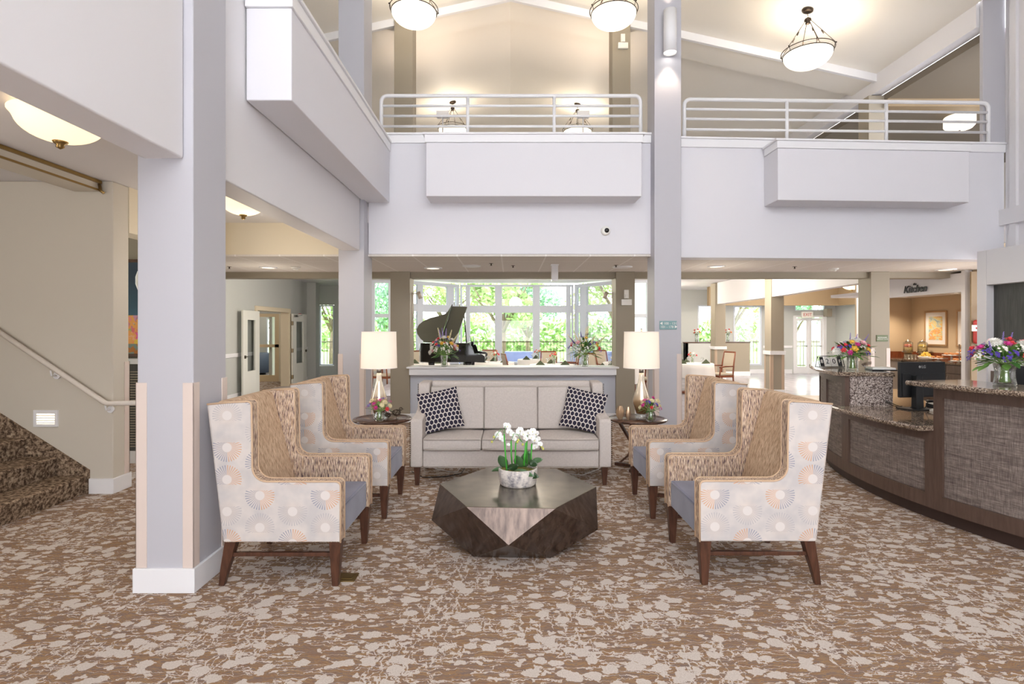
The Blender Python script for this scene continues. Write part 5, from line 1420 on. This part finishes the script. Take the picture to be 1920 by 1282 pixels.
m = M(); m.box(-.28, .3, -.22, .26, 0, .885); m.build('body', mat('pale_cabinet', S(176, 168, 160), .4), c2, bevel=.004); m = M(); m.tube([(-.2, -.23, .6), (-.2, -.25, .61), (-.2, -.25, .7), (-.2, -.23, .71)], .006, 6); m.build('handle', M_STEEL, c2)
m = M(); m.box(-.3, .3, -.26, .27, .885, .925); m.build('top', M_GRANITE, c2)
CZ = .923
def fcol(n, c): return mat(n, S(*c), .5)
JU1 = fcol('pink_fruit_water', (226, 120, 96)); JU2 = fcol('pale_juice', (214, 186, 118)); LEM = fcol('lemon_yellow', (236, 200, 90)); PAS = fcol('pastry_crust', (206, 140, 88)); ORR = fcol('orange_fruit', (226, 128, 74))
for (x, y, lb, c) in ((9.45, 12.98, 'glass drink dispenser with pink fruit in the kitchen nook', JU1), (9.6, 12.72, 'glass drink dispenser with lemon slices in the kitchen nook', LEM)):
    t = thing('drink_dispenser', lb, 'drink dispenser', (x, y, CZ), 0, 'drink dispensers on the kitchen counter')
    m = M(); m.lathe([(.07, 0), (.1, 0), (.1, .01), (.07, .13), (.06, .13), (.09, .01)], n=16); m.build('stand', M_STEEL, t)
    m = M(); m.lathe([(0, .132), (.098, .132), (.1, .15), (.1, .38), (.06, .40), (.055, .40), (.095, .38), (.095, .15), (0, .14)], n=24); m.build('jar', M_GLASS, t)
    m = M(); m.lathe([(0, .145), (.092, .145), (.092, .27), (0, .27)], n=20); m.build('drink', JU2, t); m = M(); m.lathe([(0, .271), (.09, .271), (.09, .32), (.06, .34), (0, .345)], n=16); m.build('fruit', c, t)
    m = M(); m.lathe([(0, .401), (.06, .401), (.055, .42), (.01, .425), (.015, .45), (0, .455)], n=16); m.build('lid', M_STEEL, t)
    m = M(); m.tube([(-.1, 0, .17), (-.14, 0, .17), (-.14, 0, .15)], .01, 6); m.build('tap', M_STEEL, t)
gl = None
for i in range(6):
    m = M(); m.lathe([(0, 0), (.028, 0), (.036, .11), (.033, .11), (.026, .008), (0, .008)], n=14)
    if gl is None: gl = m.build('drinking_glass', M_GLASS)
    o = gl if i == 0 else gl.copy()
    if i: COL.objects.link(o)
    o.location = (9.3 + (i % 2)*.08, 12.85-.10*(i//2), CZ); tag(o, 'clear drinking glass standing in front of the dispensers', 'glass', 'glasses on the kitchen counter')
t = thing('fruit_bowl', 'white footed bowl heaped with lemons in the kitchen nook', 'bowl', (9.42, 12.38, CZ))
m = M(); m.lathe([(0, 0), (.1, 0), (.13, .03), (.16, .085), (.15, .085), (.12, .03), (0, .02)], n=24); m.build('bowl', W_TRIM, t)
rnd = random.Random(4)
k = 0
for zz, nn, rr in ((.075, 7, .1), (.12, 5, .065), (.155, 2, .03)):
    for i in range(nn):
        a = 2*PI*i/nn+k; k += .4; m = M(); m.ball((0, 0, 0), (.036, .03, .03), 8)
        o = m.build('lemon', LEM); o.location = (9.42+rr*math.cos(a), 12.38+rr*math.sin(a), CZ+zz); o.rotation_euler = (0, 0, a)
        tag(o, 'yellow lemon heaped in the white bowl', 'lemon', 'lemons in the white bowl')
def pastry_plate(label, x, y, z, foot, n, c, R=.17):
    t = thing('serving_stand', label, 'serving stand', (x, y, CZ), 0, 'pastry stands in the kitchen nook')
    m = M(); m.lathe([(0, 0), (.07, 0), (.02, .02), (.02, foot-.01), (R, foot), (R, foot+.012), (0, foot+.012)], n=24); m.build('plate', W_TRIM, t)
    for i in range(n):
        a = 2*PI*i/n; m = M(); m.ball((0, 0, 0), (.042, .03, .024), 8)
        o = m.build('pastry', c); o.location = (x+R*.6*math.cos(a), y+R*.6*math.sin(a), CZ+foot+.034); o.rotation_euler = (0, 0, a*1.3)
        tag(o, 'small baked pastry on the footed plates', 'pastry', 'pastries in the kitchen nook')
pastry_plate('low white plate of pastries beside the lemons', 9.42, 12.02, 0, .05, 6, PAS)
pastry_plate('middle height plate of pastries under the first picture', 9.55, 11.92-.1, 0, .13, 6, PAS)
pastry_plate('tallest plate of pastries under the first picture', 9.6, 11.5, 0, .2, 5, PAS)
pastry_plate('high plate of orange pastries by the second picture', 9.45, 11.12, 0, .2, 7, ORR)
pastry_plate('low basket like plate of brown pastries by the second picture', 9.38, 11.38, 0, .03, 7, PAS)
t = thing('tiered_stand_pole', 'slim silver centre pole of the pastry display', 'stand', (9.24, 11.24, CZ)); m = M(); m.lathe([(0, 0), (.05, 0), (.01, .02), (.008, .36), (.016, .38), (0, .40)], n=12); m.build('pole', M_STEEL, t)
def art(name, cols):
    def f():
        x, y, z = coords(); n = noise(comb(x, y*3, z*5), 1.6, 3, .6, .6)
        return ramp(n, cols)
    return mat(name, (.5,.5,.5), .6, fn=f)
A1m = art('abstract_art_warm', [(.3, S(150, 170, 172)), (.42, S(196, 208, 200)), (.5, S(232, 214, 150)), (.58, S(228, 160, 90)), (.68, S(206, 212, 206))])
A2m = art('abstract_art_pale', [(.3, S(168, 180, 172)), (.5, S(224, 216, 204)), (.65, S(198, 204, 190))])
for y0, y1, am, lb in ((12.24, 12.9, A1m, 'framed abstract picture with orange and blue, first from the corner'), (11.3, 11.98, A2m, 'framed pale abstract picture at the edge of the opening')):
    t = thing('framed_picture', lb, 'picture', (9.8, (y0+y1)/2, 1.64), 0, 'framed pictures in the kitchen nook'); h = .40; w = (y1-y0)/2
    m = M(); m.box(-.03, 0, -w, w, h-.035, h); m.box(-.03, 0, -w, w, -h, -h+.035); m.box(-.03, 0, -w, -w+.035, -h+.035, h-.035); m.box(-.03, 0, w-.035, w, -h+.035, h-.035); m.build('frame', M_GOLD, t, bevel=.003)
    m = M(); m.box(-.015, 0, -w+.035, w-.035, -h+.035, h-.035); m.build('mat_board', W_TRIM, t); m = M(); m.box(-.018, -.0155, -w+.13, w-.13, -h+.13, h-.13); m.build('artwork', am, t)
# red bag with white sign
t = thing('rescue_bag', 'red rescue bag with black strap hanging at the edge of the right wall', 'bag', P(1838, 622, 9.045))
m = M(); m.box(-.10, .12, -.09, .05, -.20, .20); m.build('bag_body', M_RED, t, bevel=.04); m = M(); m.box(-.05, .03, -.105, -.09, -.20, .20); m.build('strap', M_BLACK, t, bevel=.004)
m = M(); m.tube([(-.05, -.05, .20), (-.03, -.04, .29), (.03, -.02, .35), (.05, .0, .45)], .014, 6); m.build('handle', M_BLACK, t)
t = thing('wall_plaque', 'small white plaque with dark dot in front of the red bag', 'sign', P(1833, 615, 7.9)); m = M(); m.box(-.09, .25, -.01, 0, -.045, .045); m.build('plate', M_WHITEPL, t); m = M(); m.ball((-.02, -.011, 0), (.018, .004, .014), 10); m.build('dot', M_RED, t)
t = thing('wall_outlet', 'brown outlet plate low on the white wall behind the near bouquet', 'outlet', (XR-.001, 7.18, .86+.12)); m = M(); m.box(-.012, 0, -.05, .05, -.09, .09); m.build('plate', WD_DESK, t)

# =================================================================== NICHE, DOORS, DINING
pt = thing('framed_picture', 'tall painting of a flower vase behind the foreground column', 'picture', (-4.72, 6.745, 1.86))
def pfl():
    x, y, z = coords(); n = noise(comb(x, y, z), 16, 3, .6); v = voro(comb(x, y, z), 14, out='Color')
    sky = ramp(z*1.0 + n*.15 + .1, [(.0, S(70, 110, 130)), (.25, S(52, 84, 104)), (.6, S(44, 60, 78))])
    flo = mixc(n.gt(.5), mixc(.5, v, S(236, 110, 80)), S(240, 170, 90))
    tabl = mixc(n.gt(.48), S(182, 116, 52), S(120, 140, 130))
    c = mixc(z.lt(-.07)*z.gt(-.42), sky, flo); return mixc(z.lt(-.42), c, tabl)
m = M(); m.box(-.46, .46, -.03, 0, -.58, .62); m.build('frame', WD_TABLE, pt); m = M(); m.box(-.42, .42, -.036, -.031, -.54, .58); m.build('canvas', mat('flower_painting', (.2,.3,.4), .6, fn=pfl), pt)
m = M(); m.ball((.18, -.037, .36), (.07, .004, .14), 10); m.build('painted_cloud', M_WHITEPL, pt)
cbn = thing('louvred_cabinet', 'grey louvred cabinet with white shelf under the flower painting', 'cabinet', (-4.72, 6.6, 0))
m = M(); m.box(-.5, .5, -.0, .12, .15, 1.2); m.build('body', M_DKGREY, cbn); m = M(); m.box(-.52, .52, -.03, .13, 1.2, 1.26); m.build('shelf', W_TRIM, cbn)
m = M()
for i in range(30): z = .2+i*.031; m.box(-.45, .45, -.012, -.001, z, z+.012)
m.build('louvres', W_TAUPE, cbn)
m = M(); m.box(-.5, .5, -.01, 0.0, 0, .149); m.build('plinth', W_TRIM, cbn)

def door_leaf(name, label, hinge, ang, w, h=2.05, glass=True, handle_side=1):
    d = thing(name, label, 'door', (*hinge, .01), ang); d['kind'] = 'structure'
    g0, g1 = w*.26, w*.74
    m = M(); m.box(0, g0, -.022, .022, 0, h); m.box(g1, w, -.022, .022, 0, h); m.box(g0, g1, -.022, .022, 0, .62); m.box(g0, g1, -.022, .022, h-.22, h); m.build('leaf', mat('door_paint', S(234, 234, 226), .4) if 'door_paint' not in MATS else MATS['door_paint'], d, bevel=.003)
    m = M(); m.box(g0, g1, -.004, .004, .62, h-.22); m.build('pane', M_PANE, d)
    m = M(); m.box(w-.1, w-.06, -.05, .05, .93, 1.0); m.tube([(w-.08, -.06, .97), (w-.18, -.06, .97)], .01, 6); m.tube([(w-.08, .06, .97), (w-.18, .06, .97)], .01, 6); m.build('handle', M_IRON, d)
    for z in (.25, 1.0, 1.78):
        m = M(); m.tube([(0, 0, z-.06), (0, 0, z+.06)], .014, 8); m.box(.0, .05, -.026, -.0225, z-.055, z+.055); m.build('hinge', M_BRASS, d)
    m = M(); m.box(.06, .26, -.07, -.023, h-.09, h-.03); m.tube([(.2, -.06, h-.06), (.36, -.14, h-.03)], .01, 6); m.build('closer', M_STEEL, d)
    return d
door_leaf('door_1', 'open cream door leaf with narrow glass nearer the left column', (-6.22, 13.5), -PI/2+.06, .95)
door_leaf('door_2', 'open cream door leaf with narrow glass farther from the left column', (-6.22, 15.55), PI/2-.06, .93)
# inner vestibule glazing
vt = thing('glazed_partition', 'tan framed glazed partition seen through the open double doors', 'partition', (-8.4, 16.91, 0)); vt['kind'] = 'structure'
TANF = mat('tan_frame', S(226, 204, 168), .5)
m = M(); m.box(-1.25, 1.25, -.04, .04, 0, .2); m.box(-1.25, 1.25, -.04, .04, 1.06, 1.15); m.box(-1.25, 1.25, -.04, .04, 2.0, 2.1)
for x in (-1.25, -.2, 1.12): m.box(x, x+.13, -.04, .04, .2, 2.0)
m.build('frame', TANF, vt)
window('window_10', (-8.93, 20.03), (-8.60, 20.03), .3, 2.03, [], [], 'window of the room beyond the double doors', .04)
tc = thing('tub_chair', 'blue grey upholstered tub chair in the room beyond the double doors', 'armchair', (-8.72, 19.0, 0))
BC = mat('blue_vinyl', S(104, 122, 146), .5)
m = M(); m.lathe([(.0, .12), (.34, .12), (.38, .3), (.36, .78), (.30, .80), (.28, .45), (0, .45)], n=28); m.build('shell', BC, tc); m = M(); m.lathe([(0, .04), (.2, .04), (.2, .12), (0, .12)], n=20); m.build('base', M_BLACK, tc)
for (loc, rot, lb) in (((X6+.001, 16.28, 2.0), 0, 'small red fire alarm on the far left wall'), ((11.899, 17.65, 2.0), PI, 'small red fire alarm on the far right corridor wall'), ((xdb+.55, Y2-.001, 1.15), -PI/2, 'small red pull station beside the exit doors')):
    t = thing('fire_alarm', lb, 'fire alarm', loc, rot, 'red fire alarms'); m = M(); m.box(0, .05, -.06, .06, -.08, .08); m.build('body', M_RED, t, bevel=.005); m = M(); m.box(.05, .08, -.03, .03, -.02, .04); m.build('strobe', M_WHITEPL, t)
t = thing('thermostat', 'small white wall box below the fire alarm on the far left wall', 'thermostat', (X6+.001, 16.75, 1.5)); m = M(); m.box(0, .03, -.05, .05, -.07, .07); m.build('body', M_WHITEPL, t, bevel=.004); m = M(); m.box(.03, .034, -.03, .03, .0, .04); m.build('display', M_STEEL, t)
# exit doors at far right
for i, (xa, xb, s) in enumerate(((xda+.05, (xda+xdb)/2-.03, 1), ((xda+xdb)/2+.03, xdb-.05, -1))):
    d = thing('door_%d' % (3+i), ('left' if i == 0 else 'right') + ' white glazed exit door leaf at the end of the corridor', 'door', (xa, Y2+.06, 0)); d['kind'] = 'structure'; w = xb-xa
    m = M(); m.box(0, .07, -.02, .02, 0, 2.03); m.box(w-.07, w, -.02, .02, 0, 2.03); m.box(.07, w-.07, -.02, .02, 0, .25); m.box(.07, w-.07, -.02, .02, 1.93, 2.03); m.build('leaf', W_TRIM, d)
    m = M(); m.box(.07, w-.07, -.004, .004, .25, 1.93); m.build('pane', M_PANE, d)
    m = M(); m.tube([(.05, -.05, 1.0), (w-.05, -.05, 1.0)], .018, 6); m.build('push_bar', M_STEEL, d)
m = M(); m.box(xda-.06, xda+.05, Y2-.03, Y2+.1, 0, 2.12); m.box(xdb-.05, xdb+.06, Y2-.03, Y2+.1, 0, 2.12); m.box(xda+.05, xdb-.05, Y2-.03, Y2+.1, 2.05, 2.12); m.box((xda+xdb)/2-.03, (xda+xdb)/2+.03, Y2-.0, Y2+.1, 0, 2.05)
struct('trim_11', m, W_TRIM, 'white casing of the exit doors', 'door casing')
t = thing('exit_sign', 'white exit sign box above the exit doors', 'sign', P(1513, 590, 19.6)); m = M(); m.box(-.2, .2, -.04, .04, -.11, .11); m.build('box', M_WHITEPL, t); txt('EXIT', .15, M_RED, t, (0, -.042, 0), (PI/2, 0, 0))
t = thing('door_operator', 'grey box high on the wall beside the exit sign', 'box', P(1552, 586, 19.8)); m = M(); m.box(-.09, .09, -.12, .12, -.14, .14); m.build('box', W_TAUPE, t)

# ---- grand piano (keyboard towards the right, long side facing us)
m = M(); m.box(-3.0, -.2, 11.0, 13.4, 0, .28); struct('stage', m, M_VINYL, 'low platform under the grand piano', 'platform')
YP = 11.6
def pp(px, py): return (PX(px, YP), PZ(py, YP))
pn = thing('grand_piano', 'black grand piano with raised lid beyond the half wall', 'piano', (PX(848, YP), YP, .28)); ox, oy, oz = PX(848, YP), YP, .28
xl, xk, xr = PX(784, YP)-ox, PX(875, YP)-ox, PX(909, YP)-ox
zt_ = PZ(643, YP)-oz; zb_ = PZ(679, YP)-oz
# plan outline: long straight spine at y=0 (towards us), curved treble side behind
out = [(xk, 0), (xk, 1.42), (xk-.25, 1.42), (xk-.45, 1.33), (xk-.62, 1.12), (xk-.78, .98), (xl+.22, .93), (xl+.08, .82), (xl, .62), (xl, .15), (xl+.05, .03), (xl+.12, 0)]
m = M(); m.prism(out, 'z', zb_, zt_); m.build('case', M_BLACKG, pn, bevel=.01)
m = M(); m.prism([(xk, zb_), (xk, zt_), (xk+.06, zt_-.0), (xk+.12, zt_-.10), (xk+.16, zt_-.22), (xr-.05, zt_-.24), (xr, zt_-.28), (xr, zb_)], 'y', 0, .05); m.prism([(xk, zb_), (xk, zt_), (xk+.06, zt_-.0), (xk+.12, zt_-.10), (xk+.16, zt_-.22), (xr-.05, zt_-.24), (xr, zt_-.28), (xr, zb_)], 'y', 1.37, 1.42)
m.box(xk, xr, .05, 1.37, zb_, zb_+.08); m.build('keybed', M_BLACKG, pn, bevel=.006)
m = M(); m.box(xk+.14, xr-.05, .08, 1.34, zb_+.082, zb_+.11); kbp = m.build('keyboard', M_WHITEPL, pn)
m = M()
for i in range(36):
    if i % 7 in (0, 1, 3, 4, 5): m.box(xk+.14, xk+.21, .10+i*.034, .118+i*.034, zb_+.11, zb_+.122)
m.build('black_keys', M_BLACK, kbp)
# lid : hinged on spine, leaning away
lean = math.radians(38)
lp = [(797, 641), (788, 634), (782, 625), (781, 617), (785, 609), (793, 602), (806, 596), (822, 592), (836, 588), (840, 583), (842, 574), (877, 575), (853, 643)]
def lidpts(q, thk):
    r = []
    for px, py in q:
        h = (643-py)*YP/K
        # real slanted length so that the projection matches
        y = h*math.tan(lean); Yd = YP + y; x = (px-VX)*Yd/K - ox; z = EH-(py-VY)*Yd/K - oz
        r.append(Vector((x, y, z)))
    return r
fr1 = lidpts(lp, 0); nrm = Vector((0, math.cos(lean), -math.sin(lean)))*.02
# split main lid and folded front flap along line (842,574)-(824,640)
main = lidpts([(824, 642)] + lp[:10] + [(846, 573)], 0); flap = lidpts([(853, 643), (825.5, 642), (847.5, 574), (876, 575)], 0)
for nm, pl, mt_ in (('lid', main, M_PIANOLID), ('front_flap', flap, M_PIANOLID)):
    m = M(); n = len(pl); m.add([tuple(q) for q in pl] + [tuple(q+nrm) for q in pl], [tuple(range(n)), tuple(range(n, 2*n))[::-1]] + [(i, n+i, n+(i+1)%n, (i+1)%n) for i in range(n)])
    m.build(nm, mt_, pn)
a, b = lidpts([(827, 640), (848, 572)], 0); m = M(); m.tube([a-nrm*.7, b-nrm*.7], .014, 6); m.build('hinge_strip', M_BLACK, pn)
m = M(); m.tube([(PX(868, YP)-ox, .9, zt_), (PX(866, YP)-ox, .55, zt_+.62)], .014, 6); m.build('lid_prop', M_BLACKG, pn)
m = M(); m.tube([(PX(882, YP)-ox, .5, zt_-.03), (PX(878, YP)-ox, .5, zt_+.15)], .006, 5); m.box(PX(885, YP)-ox, PX(885, YP)-ox+.01, .4, .9, zt_-.05, zt_+.13); m.build('music_desk', M_BLACKG, pn)
for lx, ly in ((xl+.22, .45), (xk+.02, .12), (xk+.02, 1.3)):
    m = M(); m.lathe([(0, 0), (.03, 0), (.04, .06), (.045, .3), (.07, zb_-.06), (.085, zb_), (0, zb_)], (lx, ly, 0), n=14); m.build('leg', M_BLACKG, pn)
m = M(); m.tube([(xk-.1, .7, .12), (xk-.1, .7, zb_)], .03, 8); m.box(xk-.2, xk, .6, .8, .08, .13); m.build('pedal_lyre', M_BLACKG, pn)

# ---- dining tables and chairs
UPH = mat('dining_upholstery', S(196, 184, 164), .8)
def dining_chair_proto():
    t = thing('dining_chair', 'x', 'chair', (0,0,0), 0, 'cherry wood dining chairs')
    for sx in (-1, 1):
        m = M(); m.tube([(sx*.21, -.22, 0), (sx*.22, -.22, .44), (sx*.235, -.21, .64)], [.018, .02, .018], 6); m.build('front_leg', WD_CHERRY, t)
        m = M(); m.tube([(sx*.20, .25, 0), (sx*.21, .21, .44), (sx*.21, .24, .75), (sx*.2, .30, 1.02)], [.018, .02, .018, .015], 6); m.build('back_leg', WD_CHERRY, t)
        m = M(); m.tube([(sx*.235, -.24, .645), (sx*.245, -.05, .665), (sx*.215, .22, .66)], .018, 6); m.build('arm_rest', WD_CHERRY, t)
    m = M(); m.box(-.23, .23, -.23, .23, .38, .43); m.build('seat_rail', WD_CHERRY, t, bevel=.006); m = M(); m.box(-.22, .22, -.22, .2, .431, .48); m.build('seat', UPH, t, bevel=.015)
    m = M(); m.prism([(.215, .56), (.28, 1.0), (.31, 1.0), (.245, .56)], 'x', -.18, .18); m.build('backrest', UPH, t, bevel=.01)
    m = M(); m.prism([(.285, 1.0), (.29, 1.04), (.315, 1.04), (.312, 1.0)], 'x', -.2, .2); m.build('top_rail', WD_CHERRY, t, bevel=.006)
    return t
m = None; dc = dining_chair_proto(); first = [True]
def place_chair(x, y, rz, label):
    if first[0]: dc.location = (x, y, 0); dc.rotation_euler = (0, 0, rz); dc['label'] = label; first[0] = False; return dc
    return dup(dc, (x, y, 0), rz, label)
def cloth(R, H, seed):
    rnd = random.Random(seed); m = M(); n = 48; f = rnd.uniform(0, 6)
    wob = lambda t, z: 1 + (.035*math.sin(t*9+f) + .02*math.sin(t*17+f*2))*(max(0, H-z)/.35 if z < H-.01 else 0)
    m.lathe([(0, H), (R*.98, H), (R, H-.012), (R*1.01, H-.12), (R*1.02, H-.34)], n=n, wob=wob); return m
redmix = [('rose', 'red', 4, 1), ('rose', 'orange', 1, 1), ('mum', 'white', 2, .9)]
tabs = [(1.02, 13.4, 'front dining table right of centre beyond the half wall'), (-.45, 14.4, 'dining table behind the piano keyboard in the middle of the bay'), (.75, 15.65, 'back dining table in the centre of the bay window'), (2.95, 14.2, 'dining table at the right of the bay behind the tall bouquet'), (-2.1, 13.95, 'dining table on the left partly hidden by the piano'), (4.6, 13.9, 'dining table just right of the tall centre column'), (2.35, 12.4, 'dining table close behind the right end of the half wall'), (-.2, 12.3-.0 + .0, '')]
tabs = tabs[:7]
ti = 0
CHS = [(-3.2, 13.9), (3.4, 12.9)]
TS = ['front table', 'middle table', 'back table', 'right bay table', 'table by the piano', 'table beyond the centre column', 'table by the right lamp']
for x, y, lb in tabs:
    t = thing('dining_table', 'round ' + lb, 'table', (x, y, 0), 0, 'dining tables'); R = .55
    m = M(); m.lathe([(0, .72), (R-.02, .72), (R-.02, .745), (0, .745)], n=28); m.build('tabletop', WD_CHERRY, t); m = M(); m.lathe([(0, 0), (.26, 0), (.24, .04), (.05, .07), (.045, .72), (0, .72)], n=20); m.build('pedestal', WD_CHERRY, t)
    o = cloth(R, .757, ti+1).build('tablecloth', M_CLOTH); o.location = (x, y, 0); tag(o, 'white tablecloth over the ' + TS[ti], 'tablecloth', 'white tablecloths')
    bouquet('flower_vase', 'slim vase of red flowers on the ' + TS[ti], (x+.05, y+.05, .758), .035, .15, .10, .11, redmix, 20+ti, 'red flower vases on the dining tables', size=.04, nleaf=12, leafL=.07)
    for q, (dx, dy) in enumerate(((-.30, -.24), (.30, -.22), (.0, .34))):
        m = M(); m.add([(-.11, -.035, 0), (.11, -.035, 0), (0, 0, .115), (-.11, .05, 0), (.11, .05, 0)], [(0,1,2), (1,4,2), (4,3,2), (3,0,2), (0,3,4,1)])
        o = m.build('napkin', M_NAPKIN); o.location = (x+dx, y+dy, .758); o.rotation_euler = (0, 0, (-.3, .3, .8)[q]); tag(o, 'olive folded napkin on the ' + TS[ti], 'napkin', 'folded napkins')
        m = M(); m.lathe([(0, 0), (.03, 0), (.005, .01), (.005, .07), (.035, .11), (.032, .16), (.030, .16), (.032, .11), (0, .075)], n=14); o = m.build('wine_glass', M_GLASS); o.location = (x+dx*.6+.06, y+dy*.5-.02+.1*(dy>0), .758); tag(o, 'clear stemmed glass on the ' + TS[ti], 'glass', 'stemmed glasses')
    for q, (ang, side) in enumerate(((195, 'left'), (-15, 'right'), (90, 'far'))):
        if (ti, q) in ((4, 0), (6, 1), (2, 0), (1, 1), (6, 0)): continue
        a = math.radians(ang + ti*7); cxx, cyy = x+.93*math.cos(a), y+.93*math.sin(a)
        if cyy > 16.4 or cyy < 10.4: continue
        if any(math.hypot(cxx-u, cyy-v) < .74 for u, v in CHS) or any(math.hypot(cxx-u[0], cyy-u[1]) < .9 for u in tabs): continue
        CHS.append((cxx, cyy))
        place_chair(cxx, cyy, math.atan2(cyy-y, cxx-x)-PI/2, 'cherry dining chair at the %s side of the %s' % (side, TS[ti]))
    ti += 1
place_chair(-3.2, 13.9, 1.2, 'lone cherry dining chair seen under the left lamp shade')
place_chair(3.25, 12.9, -.8, 'cherry dining chair seen behind the right lamp base')
for px, Yq, lb in ((1306, 18.67, 'red flowers in a glass vase on the partition near the narrow window'), (1364.5, 19.07, 'red flowers in a glass vase on the partition by the far column')):
    bouquet('flower_vase', lb, (PX(px, Yq), Yq, 1.181), .06, .28, .12, .13, redmix, 40, 'vases on the far partitions', size=.055, nleaf=14, leafL=.1)
m = M(); m.lathe([(0, 0), (.09, 0), (.11, .12), (.10, .12), (0, .1)], n=18); 
pg = thing('potted_plant', 'small potted plant on a low cabinet behind the left lamp', 'potted plant', (PX(727, 14.6), 14.6, 0))
m.xf(Matrix.Translation((0, 0, .9))); m.build('pot', M_WHITEPL, pg)
rnd = random.Random(9); lf = M()
for k in range(26): a = rnd.uniform(0, 6.28); leafgeo(lf, Vector((0, 0, 1.0)), Vector((math.cos(a), math.sin(a), rnd.uniform(.3, 1.5))), .2, .03, .3, k % 2)
tag(lf.build('foliage', [LEAF, LEAF2], pg), kind='stuff'); m = M(); m.box(-.2, .2, -.15, .15, 0, .9); m.build('stand', W_WHITE, pg)

# =================================================================== LIGHT, WORLD, CAMERA
w = bpy.data.worlds.new('world'); SC.world = w; w.use_nodes = True
bg = w.node_tree.nodes['Background']; bg.inputs[0].default_value = (.93, .95, 1, 1); bg.inputs[1].default_value = WORLD
def area(loc, rot, sx, sy, e, col, name='ceiling_panel'):
    l = bpy.data.lights.new(name, 'AREA'); l.shape = 'RECTANGLE'; l.size = sx; l.size_y = sy; l.energy = e; l.color = col
    q = bpy.data.objects.new(name, l); COL.objects.link(q); q.location = loc; q.rotation_euler = rot; return q
# daylight through the bay window and through the glazed front behind the camera
0 and area((.2, 16.6, 1.9), (-PI/2, 0, 0), 3.4, 2.2, BAY, (.95, .98, 1), 'bay_daylight')
0 and area((0, -2.9, 3.8), (PI/2, 0, 0), 8, 5.5, FRONT, (.93, .95, 1), 'front_glazing_daylight')
for x, y, z, e in ((-4.6, 2.4, 2.6, 13), (-3.0, 6.4, 2.6, 5), (-3.5, 11.6, 3.0, 30), (.2, 12.5, 3.0, 30), (8.6, 16.0, 3.0, 60), (5.2, 13.0, 3.0, 35), (4.5, 17.5, 3., 30), (-8.2, 14.9, 2.9, 8), (-8, 18.6, 2.9, 10), (9.6, 8.7, 5.4, 2), (3.3, 8.7, 2.3, 3), (-3.9, 8.7, 2.3, 3), (6.9, 8.6, 2.3, 2)):  # unseen fill points added to brighten the deeper rooms, no fittings
    if e:
        l = bpy.data.lights.new('fill_light', 'POINT'); l.energy = e*RL; l.color = (1, .90, .76); l.shadow_soft_size = .25
        q = bpy.data.objects.new('fill_light', l); COL.objects.link(q); q.location = (x, y, z-.35)
cam = bpy.data.cameras.new('camera'); co = bpy.data.objects.new('camera', cam); COL.objects.link(co)
cam.sensor_width = 36; cam.lens = K/1920*36; cam.shift_x = 3/1920; cam.shift_y = -24/1920; cam.clip_start = .05; cam.clip_end = 300
co.location = (0, 0, EH); co.rotation_euler = (PI/2, 0, 0); SC.camera = co
SC.view_settings.view_transform = 'Standard'; SC.view_settings.look = 'None'; SC.view_settings.gamma = 1; SC.view_settings.exposure = EXPO; SC.view_settings.use_curve_mapping = False
